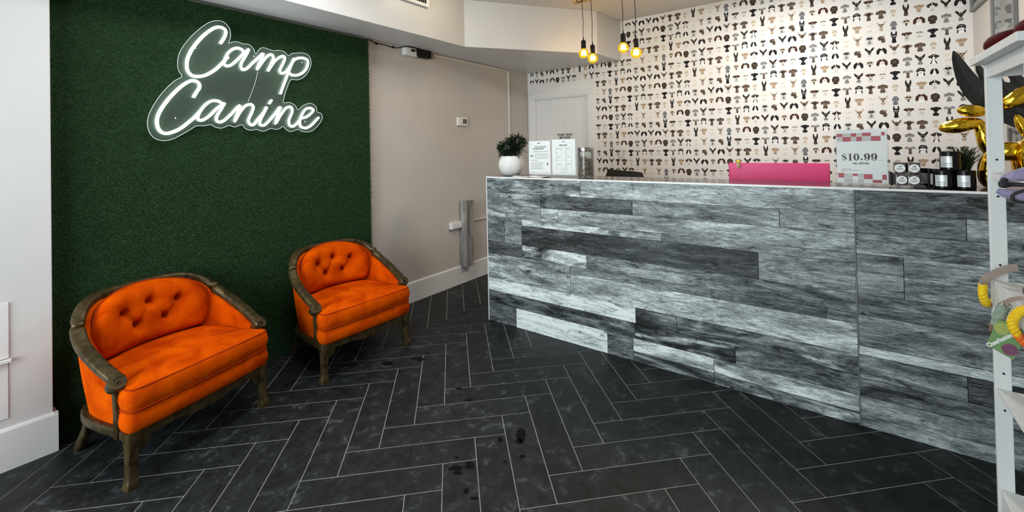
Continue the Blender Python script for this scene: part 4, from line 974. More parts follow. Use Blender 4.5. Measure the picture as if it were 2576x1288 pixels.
# loose flyers
for k, (y, a, dz) in enumerate(((2.06, .25, 0), (1.90, -.1, .0012))):
    fl = MB(); rings = []
    for i in range(9):
        u = -.085+.17*i/8; rings.append([(-.055, u, .001+.006*max(0, (abs(u)-.05)/.035)), (.055, u, .001+.006*max(0, (abs(u)-.05)/.035)), (.055, u, .0003+.006*max(0, (abs(u)-.05)/.035)), (-.055, u, .0003+.006*max(0, (abs(u)-.05)/.035))])
    fl.loft(rings); o = fl.obj('flyer', M_sheet); o.location = (2.905, y, Z0+dz); o.rotation_euler = (0, 0, a)
    tag(o, ('white printed flyer lying on the counter beside the plant pot', 'white flyer lying on the counter in front of the price list')[k], 'flyer', 'flyers lying on the counter')
# treat jar
t = thing('treat_jar', 'glass jar of brown dog treats with a metal lid on the counter', 'jar', (3.0, 1.537, Z0))
MB().lathe([(.002, .002), (.058, .002), (.0615, .006), (.0625, .02), (.0625, .185), (.060, .195), (.060, .203), (.0575, .203), (.0595, .185), (.0595, .02), (.056, .006), (.002, .005)], 32).obj('jar', M_glass, t, smooth=True, angle=40)
MB().lathe([(.002, .200), (.0625, .200), (.0635, .203), (.0635, .228), (.0615, .232), (.002, .232)], 32).obj('lid', M_chrome, t, smooth=True, angle=40)
tr = MB(); rt_ = random.Random(4)
for _ in range(330):
    r = .054*math.sqrt(rt_.random()); a = rt_.uniform(0, 2*PI); z = rt_.uniform(.014, .150+.010*math.sin(a))
    M_ = Matrix.Rotation(rt_.uniform(0, PI), 4, 'X') @ Matrix.Rotation(rt_.uniform(0, PI), 4, 'Y'); tr.m = rt_.randrange(3)
    r = min(r, .047); tr.ellipsoid((r*math.cos(a), r*math.sin(a), z), (.012, .006, .0045), 7, 5, M_)
o = tr.obj('treats', [mat('treat_a', (.20, .115, .05), .8), mat('treat_b', (.11, .06, .028), .8), mat('treat_c', (.30, .20, .10), .8)], t, smooth=True); o['kind'] = 'stuff'

# chair behind the counter
t = thing('office_chair', 'black padded office chair just showing above the counter beside the treat jar', 'office chair', (4.25, 1.745, 0))
bk = MB(); rings = []
for j in range(9):
    v = -1+2*j/8; ring = []
    for i in range(20):
        a = 2*PI*i/20; hw = .235*(1-.10*max(0, v)); ring.append((.035*math.sin(a)*(1-.5*abs(v)**4)+.03*v, hw*math.copysign(abs(math.cos(a))**.5, math.cos(a))*(1-.12*abs(v)**6), .885+.30*v+(.016*math.cos(a) if v > .7 else 0)))
    rings.append(ring)
bk.loft(rings).obj('backrest', mat('black_padding', (.006, .006, .006), .8), t, smooth=True)
MB().loft([[(.24*math.cos(2*PI*i/20)*k-.24, .24*math.sin(2*PI*i/20)*k, z) for i in range(20)] for k, z in ((.9, .44), (1, .46), (1, .50), (.85, .52))]).obj('seat', M_black, t, smooth=True)
MB().box((-.02, -.03, .44), (.03, .03, .72)).obj('back_bracket', M_black, t)
MB().tube([(-.24, 0, .09), (-.24, 0, .45)], .025, 12).obj('gas_column', M_black, t)
for k in range(5):
    a = k*2*PI/5; lg = MB().tube([(-.24, 0, .10), (-.24+.27*math.cos(a), .27*math.sin(a), .07)], .018, 8).obj('base_leg', M_black, t)
    MB().lathe([(.001, -.012), (.028, -.012), (.03, 0), (.028, .012), (.001, .012)], 16, (-.24+.27*math.cos(a), .27*math.sin(a), .031), Matrix.Rotation(PI/2, 4, 'X')).obj('castor', M_black, lg)

# pink computer seen from behind
t = thing('computer_monitor', 'pink metal back of a computer standing behind the counter', 'computer', (3.255, .300, .7505))
MB().box((-.006, -.280, .10), (.006, .280, .566)).obj('back_shell', M_pink, t, bevel=.0055)
MB().box((-.02, -.08, 0), (.11, .08, .006)).box((.012, -.07, .006), (.02, .07, .24)).obj('stand', mat('pink_stand', (.75, .25, .36), .4), t, bevel=.002)
t = thing('figurine', 'tiny yellow-headed figure clipped on the top edge of the pink computer', 'figurine', (3.240, .518, 1.308))
MB().ellipsoid((0, 0, .018), (.0125, .0125, .0125), 16, 10).obj('cap', mat('toy_yellow', (.85, .60, .02), .4), t, smooth=True)
MB().tube([(0, 0, .030), (0, 0, .036)], .002, 6).ellipsoid((-.002, 0, .008), (.010, .010, .008), 12, 8).ellipsoid((-.002, 0, -.006), (.008, .009, .010), 12, 8).ellipsoid((-.002, .005, -.020), (.0035, .004, .009), 8, 6).ellipsoid((-.002, -.005, -.020), (.0035, .004, .009), 8, 6).ellipsoid((-.002, .011, -.006), (.003, .003, .008), 8, 6).ellipsoid((-.002, -.011, -.006), (.003, .003, .008), 8, 6).obj('body', mat('toy_cream', (.62, .52, .36), .5), t, smooth=True)

# price sign with fat-face figures
def fat_price(o, X, r0, zc, h, m):
    mb = MB()
    def ring(cx, cy, rx, ry, ix, iy, a0=0, a1=2*PI, n=28):
        vs = []; 
        for i in range(n+1):
            a = a0+(a1-a0)*i/n
            vs.append((X, -(cx+rx*math.cos(a)), cy+ry*math.sin(a))); vs.append((X, -(cx+ix*math.cos(a)), cy+iy*math.sin(a)))
        mb.add(vs, [(2*i, 2*i+1, 2*i+3, 2*i+2) for i in range(n)])
    def poly(P): mb.add([(X, -x, y) for x, y in P], [tuple(range(len(P)))])
    H = h/2; W = h*.33
    def zero(c): ring(c, zc, W, H, W*.30, H*.86)
    def nine(c):
        ring(c, zc+H*.30, W, H*.72, W*.26, H*.58); ring(c-W*.05, zc-H*.05, W*1.05, H*.95, W*.45, H*.82, -PI*.5, PI*.1); ring(c-W*.05, zc-H*.05, W*.95, H*.95, W*.85, H*.82, -PI*.80, -PI*.5)
        mb_ = [(c-W*.62+W*.3*math.cos(2*PI*i/14), zc-H*.62+W*.3*math.sin(2*PI*i/14)) for i in range(14)]; poly(mb_)
    def one(c): poly([(c-W*.32, zc-H*.92), (c+W*.32, zc-H*.92), (c+W*.32, zc+H), (c+W*.05, zc+H), (c-W*.7, zc+H*.72), (c-W*.7, zc+H*.62), (c-W*.32, zc+H*.70)]); poly([(c-W*.7, zc-H), (c+W*.7, zc-H), (c+W*.7, zc-H*.90), (c-W*.7, zc-H*.90)])
    def dollar(c):
        n = 30; vs = []
        for i in range(n+1):
            u = i/n; x = c+W*.62*math.cos(.35+u*2.9*PI/2*1.0) if False else 0
        pts = [(.62, .55), (.35, .80), (-.05, .86), (-.48, .66), (-.52, .34), (-.15, .10), (.25, -.08), (.58, -.34), (.50, -.66), (.08, -.86), (-.38, -.80), (-.64, -.52)]
        sp = smooth_path([Vector((c+x*W*1.05, zc+y*H, 0)) for x, y in pts], 5); m_ = len(sp)
        for i, p in enumerate(sp):
            tt = (sp[min(i+1, m_-1)]-sp[max(i-1, 0)]).normalized(); nrm = Vector((-tt.y, tt.x, 0)); th = W*(.07+.26*math.sin(PI*min(1, max(0, (i/m_-.18)/.64)))**2+.0)
            vs += [(X, -(p.x+nrm.x*th), p.y+nrm.y*th), (X, -(p.x-nrm.x*th), p.y-nrm.y*th)]
        mb.add(vs, [(2*i, 2*i+1, 2*i+3, 2*i+2) for i in range(m_-1)])
        for dx in (-.1, .1): poly([(c+W*(dx-.035), zc-H*1.08), (c+W*(dx+.035), zc-H*1.08), (c+W*(dx+.035), zc+H*1.08), (c+W*(dx-.035), zc+H*1.08)])
        for sx, sy in ((.62, .5), (-.62, -.5)): poly([(c+sx*W+W*.17*math.cos(2*PI*i/12), zc+sy*H+W*.17*math.sin(2*PI*i/12)) for i in range(12)])
    x = r0
    for ch, adv in (('$', .98), ('1', .78), ('0', .98), ('.', .52), ('9', .98), ('9', .98)):
        c = x+adv*h*.385
        {'$': dollar, '1': one, '0': zero, '9': nine}.get(ch, lambda c: poly([(c+W*.36*math.cos(2*PI*i/16), zc-H*.66+W*.36*math.sin(2*PI*i/16)) for i in range(16)]))(c)
        x += adv*h*.77
    mb.obj('price_figures', m, o)
def price_sign():
    t = thing('price_sign', 'clear-framed price sign with red checks reading $10.99 all retail', 'sign', (3.0, -.121, Z0))
    W2, H_ = .107, .290; z0 = .010
    MB().box((-.0045, -W2-.004, .006), (-.0015, W2+.004, z0+H_+.004)).box((.0015, -W2-.004, .006), (.0040, W2+.004, z0+H_+.004)).box((-.0045, -W2-.007, .004), (.004, -W2-.004, z0+H_+.004)).box((-.0045, W2+.004, .004), (.004, W2+.007, z0+H_+.004)).obj('acrylic_frame', M_acrylic, t)
    MB().prism([(-.055, -W2, 0), (-.055, W2, 0), (.04, W2, 0), (.04, -W2, 0)], (0, 0, .004)).obj('acrylic_foot', M_acrylic, t)
    s_ = MB().box((-.001, -W2, z0), (.001, W2, z0+H_)).obj('sheet', M_sheet, t)
    def U(u): return -W2+u*2*W2
    def V(v): return z0+H_*(1-v)
    red = MB(); M_red = mat('check_red', (.50, .045, .075), .5); pale = MB()
    for u0, u1, v0, v1 in ((.01, .13, .065, .125), (.30, .41, .06, .125), (.525, .70, .055, .12), (.895, .965, .05, .115), (.13, .30, .127, .215), (.41, .52, .127, .212), (.70, .885, .122, .212), (.02, .145, .81, .90), (.32, .42, .82, .865), (.54, .71, .825, .92), (.895, .98, .83, .925), (.71, .89, .93, .985)):
        red.box((-.0011, -U(u1), V(v1)), (-.001, -U(u0), V(v0)))
    red.obj('red_checks', M_red, s_)
    for u0, u1, v0, v1 in ((.13, .30, .06, .125), (.41, .525, .06, .12), (.01, .13, .127, .215), (.30, .41, .127, .212), (.52, .70, .122, .21), (.145, .32, .82, .90), (.42, .54, .82, .90), (.145, .32, .91, .985), (.42, .54, .91, .985)):
        pale.box((-.00108, -U(u1), V(v1)), (-.001, -U(u0), V(v0)))
    pale.obj('grey_checks', mat('check_grey', (.60, .59, .58), .5), s_)
    fat_price(s_, -.0011, U(.085), V(.508), .039, M_ink)
    tx(s_, 'ALL RETAIL', .0135, U(.49), V(.628), .0007, 'CENTER', 1.02, X=-.0011)
    mb = MB(); lines(mb, [(U(.09), U(.29), V(.735), .0016), (U(.09), U(.46), V(.757), .0016), (U(.09), U(.19), V(.778), .0016), (U(.82), U(.93), V(.57), .001)], X=-.0011); mb.obj('small_print', mat('red_ink', (.30, .06, .08), .6), s_)
price_sign()

# soap packs: two rows of two in a clear tray
M_soap = mat('clear_wrapped_dark', (.045, .040, .037), .14, spec=.8, n2=(.14, .13, .12), nscale=30, bump=(70, .5, .004))
t = thing('display_tray', 'clear acrylic tray with black back holding the soap packs', 'tray', (2.985, -.300, Z0))
MB().box((-.060, -.066, 0), (.060, .062, .008)).box((-.060, -.066, .008), (-.057, .062, .013)).obj('base', M_acrylic, t, bevel=.001)
MB().box((-.05, .056, .008), (.060, .066, .075)).obj('side_wall', M_black, t, bevel=.001)
def soap_pack():
    t = thing('soap_pack', 'x', 'soap', (0, 0, 0), group='wrapped soaps stacked two by two on the counter')
    b = MB(); rings = []
    for x, k in ((-.046, .92), (-.043, 1), (.043, 1), (.046, .92)): rings.append([(x, .0235*k*sy*(1-.02*math.sin(x*200)), .0285*k*sz+.029) for sy, sz in ((-1, -1), (1, -1), (1, 1), (-1, 1))])
    b.loft(rings); b.obj('soap', M_soap, t, bevel=.003)
    l = MB().lathe([(.0205, 0), (.0205, .0006), (0, .0006)], 32, (-.0462, 0, .029), Matrix.Rotation(-PI/2, 4, 'Y'), cap=False).obj('round_label', M_sheet, t)
    p = MB(); little_dog(p, .001, .037, .008, X=-.0469); lines(p, [(-.015, .015, .029, .0018), (-.013, .013, .0235, .0022), (-.009, .009, .0195, .0012)], X=-.0469); p.obj('print', M_ink, l)
    return t
sp0 = soap_pack()
for i, (y, z, lb) in enumerate(((-.2735, .009, 'wrapped soap with round white label, bottom left of the four on the counter'), (-.3225, .009, 'wrapped soap with round white label, bottom right of the four on the counter'),
        (-.2725, .0685, 'wrapped soap with round white label, top left of the four on the counter'), (-.3225, .0685, 'wrapped soap with round white label, top right of the four on the counter'))):
    o = sp0 if i == 0 else copy_tree(sp0)
    o.location = (2.975, y, Z0+z); o['label'] = lb; o.rotation_euler = (0, 0, (.05, 0, -.06, .03)[i])
# candles
def candle():
    t = thing('candle', 'x', 'candle', (0, 0, 0), group='black glass candles piled on the counter')
    MB().lathe([(.002, 0), (.034, 0), (.037, .003), (.037, .088), (.0365, .090), (.0335, .090), (.033, .080), (.002, .079)], 32).obj('glass', M_rubberblack, t, smooth=True, angle=40)
    l = MB(); vs = []; n = 12
    for i in range(n+1):
        a = PI-.62+1.24*i/n
        for z in (.014, .068): vs.append((.0375*math.cos(a), .0375*math.sin(a), z))
    l.add(vs, [(2*i, 2*i+1, 2*i+3, 2*i+2) for i in range(n)]); lo = l.obj('label', M_label, t, smooth=True)
    p = MB()
    for (z, th, a0, a1) in ((.033, .0028, -.48, .46), (.026, .0012, -.38, .36), (.0225, .0012, -.42, .4), (.019, .001, -.3, .3), (.063, .002, -.55, -.38), (.063, .002, .34, .52)):
        vs = []
        for i in range(9):
            a = PI-(a0+(a1-a0)*i/8)
            for q in (z-th/2, z+th/2): vs.append((.0378*math.cos(a), .0378*math.sin(a), q))
        p.add(vs, [(2*i, 2*i+1, 2*i+3, 2*i+2) for i in range(8)])
    p.obj('print', M_greyink, lo)
    return t
cd0 = candle()
for i, (x, y, z, lb) in enumerate(((2.930, -.428, 0, 'black candle with grey label, front left of the pile on the counter'), (2.925, -.502, 0, 'black candle with grey label, front right of the pile on the counter'),
        (2.940, -.454, .0905, 'black candle with grey label, standing on top of the pile'), (3.020, -.420, 0, 'black candle in the back row of the pile, left'), (3.015, -.499, 0, 'black candle in the back row of the pile, right'), (3.085, -.372, 0, 'black candle farthest back behind the soaps'))):
    o = cd0 if i == 0 else copy_tree(cd0)
    o.location = (x, y, Z0+z); o['label'] = lb; o.rotation_euler = (0, 0, (-.40, -.34, -.55, -.3, -.4, -.2)[i])
# small grassy plant behind the candles
t = thing('potted_plant', 'small spiky green plant in a black pot behind the stacked candles', 'plant', (3.135, -.530, Z0))
MB().lathe([(.002, 0), (.035, 0), (.045, .075), (.041, .075), (.040, .066), (.002, .066)], 20).obj('pot', M_black, t, smooth=True, angle=40)
g = MB(); rg = random.Random(8)
for _ in range(150):
    a = rg.uniform(0, 2*PI); l_ = rg.uniform(.06, .135); o_ = rg.uniform(.01, .07); b0 = Vector((rg.uniform(-.02, .02), rg.uniform(-.02, .02), .066))
    g.tube(smooth_path([b0, b0+Vector((o_*.4*math.cos(a), o_*.4*math.sin(a), l_*.65)), b0+Vector((o_*math.cos(a), o_*math.sin(a), l_))], 3), [.0022, .0022, .002, .0018, .0015, .0012, .0008], 4)
g.obj('leaves', mat('grass_leaf', (.010, .028, .008), .5, n2=(.028, .055, .018), nscale=20), t)

# gold foil balloon dog
def balloon_dog():
    t = thing('balloon_dog', 'gold foil dog-shaped balloon standing at the right end of the counter', 'balloon', (3.05, -.64, Z0))
    def blob(name, a, b, r, seed, n=44, m=28, pinch=.5):
        A = Vector(a)-Vector((3.10, -.64, Z0)); B = Vector(b)-Vector((3.10, -.64, Z0)); d = (B-A); L_ = d.length; q = d.to_track_quat('Z', 'Y').to_matrix(); rings = []
        for j in range(m+1):
            u = j/m; rr = r*max(.02, (math.sin(PI*u))**pinch)
            ring = []
            for i in range(n):
                a_ = 2*PI*i/n; cr = 1 + .045*math.sin(a_*9+seed*3+2*math.sin(u*7))*(abs(u-.5)*2)**1.5 + .03*mnoise.noise(Vector((math.cos(a_)*3+seed, math.sin(a_)*3, u*4)))
                ring.append(A + q @ Vector((rr*cr*math.cos(a_), rr*cr*.92*math.sin(a_), L_*u)))
            rings.append(ring)
        MB().loft(rings).obj(name, M_gold, t, smooth=True)
    blob('snout', (3.10, -.432, 1.502), (3.10, -.590, 1.532), .040, 1)
    blob('ear', (3.075, -.497, 1.592), (3.09, -.610, 1.577), .032, 2)
    blob('ear', (3.130, -.510, 1.600), (3.12, -.612, 1.582), .028, 3)
    blob('neck', (3.10, -.575, 1.545), (3.10, -.615, 1.350), .033, 4)
    blob('torso', (3.10, -.600, 1.380), (3.10, -.735, 1.390), .050, 5)
    blob('front_leg', (3.060, -.612, 1.400), (3.050, -.588, Z0+.002), .040, 6)
    blob('front_leg', (3.145, -.625, 1.400), (3.150, -.600, Z0+.002), .040, 7)
    blob('hind_leg', (3.060, -.728, 1.455), (3.050, -.742, Z0+.002), .056, 8)
    blob('hind_leg', (3.145, -.728, 1.440), (3.150, -.742, Z0+.002), .050, 9)
    blob('tail', (3.10, -.735, 1.440), (3.10, -.700, 1.56), .022, 10)
    blob('tail_tip', (3.10, -.645, 1.595), (3.10, -.775, 1.690), .040, 11)
balloon_dog()

# black leaves in a vase
t = thing('leaf_arrangement', 'tall black dried leaves in a black vase behind the gold balloon', 'dried leaves', (3.143, -.836, Z0))
MB().lathe([(.002, 0), (.030, 0), (.036, .06), (.034, .14), (.020, .22), (.026, .26), (.022, .26), (.016, .22)], 24, cap=False).obj('vase', M_blackgloss, t, smooth=True)
M_bl = mat('black_leaf', (.007, .008, .008), .55, bump=(60, .6, .004))
def blade(base, tip, w_, notch=0, bend=(0, 0, 0), sd=0):
    o_ = Vector((3.143, -.836, Z0)); A, B = Vector(base)-o_, Vector(tip)-o_; d = B-A; n = 18; vs = []; sd_ = random.Random(sd)
    side = d.cross(Vector((1, 0, 0))).normalized()
    for i in range(n+1):
        u = i/n; p = A+d*u+Vector(bend)*math.sin(PI*u); k = w_*(math.sin(PI*min(1, u*.86+.10))**.8)*(1-.0*u)
        if notch and i % 2: k *= 1-notch*sd_.random()
        if i == n: k = w_*.08
        vs += [p+side*k/2+Vector((-.004, 0, 0)), p+Vector((.004, 0, 0)), p-side*k/2+Vector((-.004, 0, 0)), p+Vector((-.001, 0, 0))]
    fs = []
    for i in range(n):
        for a in range(4): b = (a+1) % 4; fs.append((4*i+a, 4*i+b, 4*i+4+b, 4*i+4+a))
    MB().add(vs, fs).obj('leaf', M_bl, t)
blade((3.145, -.830, Z0+.25), (3.16, -.512, 1.905), .095, 0, (.02, .055, -.03), 1)
blade((3.145, -.830, Z0+.25), (3.17, -.590, 1.850), .060, .6, (.02, .03, -.02), 2)
blade((3.145, -.832, Z0+.25), (3.19, -.650, 1.775), .085, .5, (0, 0, 0), 3)
blade((3.145, -.834, Z0+.25), (3.20, -.715, 1.80), .090, .3, (0, 0, 0), 4)
blade((3.145, -.836, Z0+.25), (3.21, -.790, 1.775), .100, .4, (0, 0, 0), 5)
blade((3.145, -.832, Z0+.25), (3.18, -.618, 1.70), .050, .7, (0, 0, 0), 6)

# ------------------------------------------------------------------ white shelf unit on the right
SX0, SX1, SY0, SY1 = 1.660, 2.018, -.836, -.3956
PW = .0365
def build_shelf():
    cx, cy = (SX0+SX1)/2, (SY0+SY1)/2
    t = thing('shelf_unit', 'white wooden open shelf stand in the right foreground holding toys', 'shelf', (cx, cy, 0))
    def L(x, y, z): return (x-cx, y-cy, z)
    for x0 in (SX0-.018, SX1-.018):
        for y1 in (SY1, SY0+PW):
            lg = MB().box(L(x0, y1-PW, 0), L(x0+.018, y1, 1.685)).obj('post', M_whitepaint, t, bevel=.0015)
            if x0 > 1.9 and y1 == SY1:
                for z in (1.382, 1.266, .710, .595, 1.05):
                    MB().lathe([(.0030, 0), (.0030, .0015), (.001, .001)], 12, L(x0-.0012, y1-.019, z), Matrix.Rotation(PI/2, 4, 'Y'), cap=True).obj('screw_hole', M_black, lg)
    MB().box(L(SX0-.085, SY0-.02, 1.686), L(SX1+.005, SY1+.030, 1.710)).obj('top_board', M_whitepaint, t, bevel=.0015)
    for y1 in (SY1-.003, SY0+.020):
        MB().box(L(SX0, y1-.016, 1.642), L(SX1-.018, y1, 1.6855)).obj('side_rail', M_whitepaint, t, bevel=.001)
    MB().box(L(SX1-.034, SY0+PW, 1.642), L(SX1-.018, SY1-PW, 1.6855)).obj('back_rail', M_whitepaint, t, bevel=.001)
    MB().lathe([(.012, 0), (.012, .002), (.001, .002)], 16, L(SX1-.10, SY1-.0195, 1.66), Matrix.Rotation(PI/2, 4, 'X')).obj('bolt', M_chrome, t)
    for z, th, rail in ((1.338, .018, 0), (1.000, .012, .058), (.660, .014, 0), (.345, .014, .05)):
        MB().box(L(SX0, SY0+.004, z-th), L(SX1-.019, SY1-.004, z)).obj('shelf_board', M_whitepaint, t, bevel=.001)
        if rail: MB().box(L(SX0, SY1-.016, z-th-rail), L(SX1-.019, SY1-.0045, z-th)).obj('side_rail', M_whitepaint, t, bevel=.001)
build_shelf()
# dark red caps on top
M_redfelt = mat('dark_red_cloth', (.075, .0015, .003), .8, spec=.2, n2=(.045, .001, .002), nscale=60)
def cap(loc, rz, label, k=1):
    t = thing('cap', label, 'cap', loc, rz, 'dark red caps lying on top of the white shelf')
    MB().lathe([(.086, 0), (.092, .008), (.091, .020), (.082, .034), (.062, .044), (.032, .050), (.002, .052)], 28).obj('crown', M_redfelt, t, smooth=True)
    br = MB(); vs = []; n = 16
    for i in range(n+1):
        a = -1.25+2.5*i/n; x0, y0 = .086*math.cos(a), .086*math.sin(a); x1, y1 = .086*math.cos(a)+.075*math.cos(a*.6), .090*math.sin(a)
        zc = .020-.014*abs(math.sin(a))**2
        vs += [(x0, y0, .010), (x0, y0, .004), (x1, y1, zc), (x1, y1, zc+.005)]
    fs = []
    for i in range(n):
        for a in range(4): b = (a+1) % 4; fs.append((4*i+a, 4*i+b, 4*i+4+b, 4*i+4+a))
    fs += [(0, 1, 2, 3), (4*n, 4*n+3, 4*n+2, 4*n+1)]
    br.add(vs, fs).obj('brim', M_redfelt, t, smooth=True, angle=60)
    MB().ellipsoid((0, 0, .053), (.008, .008, .004), 12, 6).obj('button', M_redfelt, t, smooth=True)
cap((1.845, -.455, 1.7105), -1.2, 'dark red cap lying on the white shelf top, the one farther back')
cap((1.645, -.470, 1.7105), -1.0, 'dark red cap lying on the white shelf top, the nearer one')

# lilac plush toy on the upper shelf
M_lilac = mat('lilac_plush', (.20, .18, .30), .9, sheen=.15, n2=(.32, .28, .42), nscale=40, bump=(150, .8, .006))
M_dkcloth = mat('dark_strap', (.020, .020, .022), .7)
t = thing('plush_toy', 'lilac plush dog toy with black straps hanging over the upper shelf edge', 'dog toy', (1.62, -.45, 1.34))
def lump(name, pts, rs, m, par, flat=1.0, n=14):
    P = smooth_path(pts, 5); R = []
    for i in range(len(P)):
        u = i/(len(P)-1)*(len(rs)-1); k = min(int(u), len(rs)-2); R.append((rs[k]*(1-(u-k))+rs[k+1]*(u-k))*(1+.10*mnoise.noise(P[i]*60)))
    return MB().tube(P, R, n, flat=flat).obj(name, m, par, smooth=True)
lump('upper_roll', [(0, .108, .004), (-.005, .085, .014), (0, .05, .024), (.005, 0, .034), (.01, -.06, .036)], [.006, .014, .019, .021, .020], M_lilac, t)
lump('lower_roll', [(-.012, .118, -.022), (-.016, .100, -.030), (-.016, .065, -.034), (-.012, .02, -.030), (-.01, -.04, -.028)], [.006, .012, .017, .018, .018], M_lilac, t)
lump('strap', [(-.010, .104, .006), (-.020, .110, -.008), (-.012, .09, -.006), (-.018, .05, -.008), (-.02, -.02, -.006)], [.006, .008, .006, .004, .004], M_dkcloth, t)
MB().tube(smooth_path([(-.032, .075, -.018), (-.034, .096, -.030), (-.033, .093, -.046), (-.030, .06, -.050)], 6), .0035, 8).obj('ring', M_dkcloth, t, smooth=True)
MB().box((-.040, .02, -.012), (-.030, .045, -.002)).obj('clasp', mat('brass', (.6, .45, .2), .3, metal=1), t, bevel=.002)

# rope toys
def twisted(name, path, r, m_list, par, strands=3, pitch=.030, seg=7):
    P = smooth_path(path, seg); n = len(P); up = Vector((1, 0, 0)); acc = 0
    rings = [[] for _ in range(strands)]
    for i, p in enumerate(P):
        tt = (P[min(i+1, n-1)]-P[max(i-1, 0)]).normalized(); u = (up-tt*up.dot(tt)).normalized(); v = tt.cross(u)
        if i: acc += (P[i]-P[i-1]).length
        for s_ in range(strands):
            a = acc/pitch*2*PI + s_*2*PI/strands; rings[s_].append(p+u*r*.52*math.cos(a)+v*r*.52*math.sin(a))
    mb = MB()
    for s_ in range(strands): mb.tube(rings[s_], r*.60, 8)
    return mb.obj(name, m_list, par, smooth=True)
M_yrope = mat('yellow_rope', (.82, .56, .01), .85, bump=(300, .6, .002), n2=(.70, .42, .01), nscale=60)
M_grope = mat('grey_green_rope', (.15, .21, .16), .9, n2=(.28, .34, .28), nscale=90, bump=(250, .6, .002))
M_leather = mat('taupe_leather', (.26, .20, .165), .6, n2=(.33, .26, .22), nscale=30)
M_orope = mat('orange_rope_end', (.75, .14, .02), .85, bump=(300, .6, .002))
def strap(name, path, wv, th, m, par, seg=6):
    P = smooth_path(path, seg); wl = Vector(wv).length; rings = []
    for i, p in enumerate(P):
        tt = (P[min(i+1, len(P)-1)]-P[max(i-1, 0)]).normalized(); wv = tt.cross(Vector((1, 0, 0))).normalized()*wl; nn = tt.cross(wv).normalized()*th; rings.append([p+wv/2+nn, p-wv/2+nn, p-wv/2-nn, p+wv/2-nn])
    return MB().loft(rings).obj(name, m, par, bevel=.0008)
t = thing('rope_leash', 'yellow rope leash with taupe leather strap, looped over the far post of the shelf', 'leash', (1.96, -.40, 1.0))
def R_(x, y, z): return (x-1.96, y+.40, z-1.0)
strap('leather_strap', [R_(1.965, -.368, .990), R_(1.955, -.374, 1.010), R_(1.950, -.386, 1.026), R_(1.945, -.402, 1.042), R_(1.945, -.425, 1.055), R_(1.945, -.440, 1.058)], (-.008, -.004, .020), .0014, M_leather, t)
twisted('rope', [R_(1.962, -.369, .990), R_(1.955, -.366, .970), R_(1.958, -.368, .950), R_(1.975, -.376, .930), R_(2.03, -.392, .915), R_(2.045, -.41, .92)], .0105, M_yrope, t)
MB().lathe([(.010, 0), (.0115, .002), (.0115, .008), (.010, .010)], 16, R_(1.963, -.369, .984)).obj('metal_cap', M_chrome, t, smooth=True)
t = thing('rope_leash', 'thick yellow rope with orange end hanging at the right edge over the shelf', 'leash', (1.72, -.40, .95))
def R2(x, y, z): return (x-1.72, y+.40, z-.95)
twisted('rope', [R2(1.70, -.435, 1.022), R2(1.715, -.412, 1.004), R2(1.735, -.395, .986), R2(1.74, -.3855, .968), R2(1.74, -.380, .949), R2(1.74, -.3835, .930), R2(1.74, -.389, .918)], .0105, M_yrope, t)
twisted('rope_end', [R2(1.74, -.389, .918), R2(1.74, -.395, .909), R2(1.74, -.4022, .899), R2(1.74, -.410, .890)], .0105, M_orope, t)
t = thing('rope_toy', 'grey-green rope toy with leather loop and a green card tag hanging from the shelf', 'dog toy', (1.78, -.375, .99))
def R3(x, y, z): return (x-1.78, y+.375, z-.99)
MB().tube([R3(1.775, -.3765+.009*math.cos(a), .984+.006*math.sin(a)) for a in [i*2*PI/18 for i in range(18)]], .0024, 6, True).obj('metal_ring', M_chrome, t, smooth=True)
strap('leather_loop', [R3(1.775, -.370, .988), R3(1.770, -.385, 1.003), R3(1.765, -.396, 1.0105), R3(1.755, -.408, 1.0145), R3(1.74, -.420, 1.0125), R3(1.72, -.435, 1.006)], (-.006, .000, .010), .0012, M_leather, t)
twisted('rope', [R3(1.78, -.374, .980), R3(1.778, -.367, .962), R3(1.775, -.361, .942), R3(1.775, -.358, .925)], .0125, M_grope, t, 4, .022)
MB().box(R3(1.772, -.351, .905), R3(1.780, -.343, .928)).obj('wood_piece', mat('brown_bit', (.22, .11, .08), .7), t, bevel=.001)
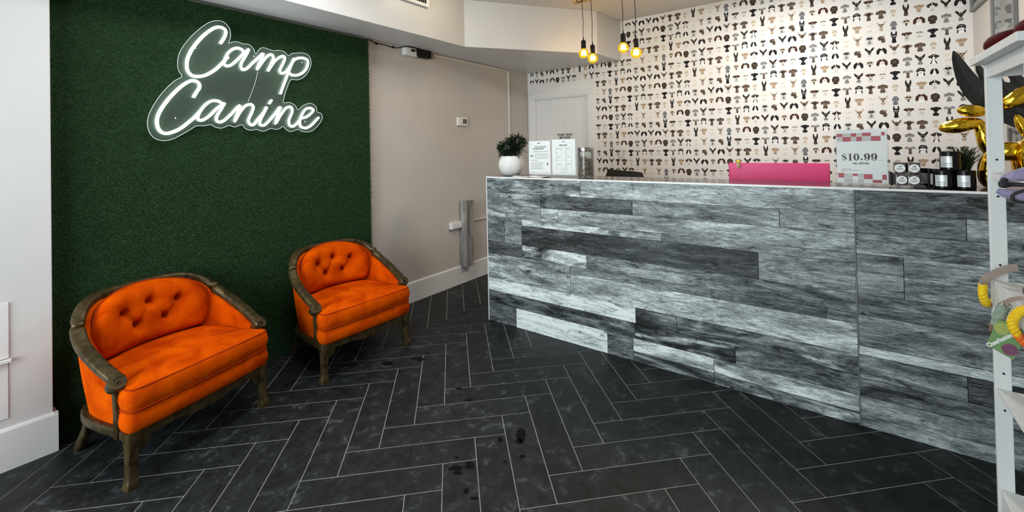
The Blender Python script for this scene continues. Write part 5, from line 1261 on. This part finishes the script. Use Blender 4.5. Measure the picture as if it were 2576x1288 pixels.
# green card tag
tg = [(-.3319, .8727), (-.3579, .9473), (-.3801, .9435), (-.3993, .8886), (-.383, .8422)]
tagm = MB().prism([R3(1.757, y, z) for y, z in tg], (.0012, 0, 0)).obj('card_tag', mat('tag_green', (.13, .26, .10), .5, n2=(.17, .30, .12), nscale=40), t)
d = MB(); d.add([R3(1.7568, -.3635+.0155*math.cos(a)*(1+.1*math.sin(3*a)), .9235+.017*math.sin(a)) for a in [i*2*PI/24 for i in range(24)]], [tuple(range(24))]); d.obj('lime_patch', mat('tag_lime', (.34, .40, .12), .5), tagm)
d = MB(); d.add([R3(1.7568, -.3775+.016*math.cos(a)*(1+.1*math.sin(4*a)), .8690+.016*math.sin(a)) for a in [i*2*PI/24 for i in range(24)]], [tuple(range(24))]); d.obj('berry_patch', mat('tag_berry', (.10, .055, .085), .5, n2=(.28, .08, .16), nscale=150, namt=1.4), tagm)
ang = math.atan2(.9160-.8640, .0560)
text('lettering', 'Cheerhunting', .0160, Matrix.Translation(R3(1.7566, -.3350, .8690)) @ FACE_CAM @ Matrix.Rotation(math.atan2(.0534, .0522)*.93, 4, 'Z'), mat('tag_white', (.85, .85, .82), .5), tagm, .0007, 'LEFT', .74, extr=.0)
# small book-like box, bottle at the frame edge, on the middle shelf
t = thing('game_box', 'small dark red and white box lying on the middle shelf at the right edge', 'box', (1.80, -.465, 1.0005))
MB().box((-.07, -.06, .001), (.07, .03, .014)).obj('pages', M_sheet, t, bevel=.001)
MB().box((-.073, -.063, .0145), (.073, .033, .019)).box((-.073, .031, 0), (.073, .034, .0145)).box((-.073, -.063, 0), (-.0705, .033, .0008)).obj('cover', mat('dark_red_cover', (.06, .006, .010), .4), t, bevel=.001)
t = thing('spray_bottle', 'black and white bottle on the middle shelf, cut by the right edge', 'bottle', (1.90, -.500, 1.0005))
MB().lathe([(.001, 0), (.026, 0), (.029, .004), (.029, .110), (.022, .128), (.012, .134), (.012, .146), (.001, .146)], 24).obj('bottle', M_black, t, smooth=True, angle=40)
w_ = MB()
for z in (.02, .045, .068, .092, .106): w_.lathe([(.0293, z), (.0295, z+.001), (.0295, z+.007), (.0293, z+.008)], 24, cap=False)
w_.obj('stripe', M_trim, t)
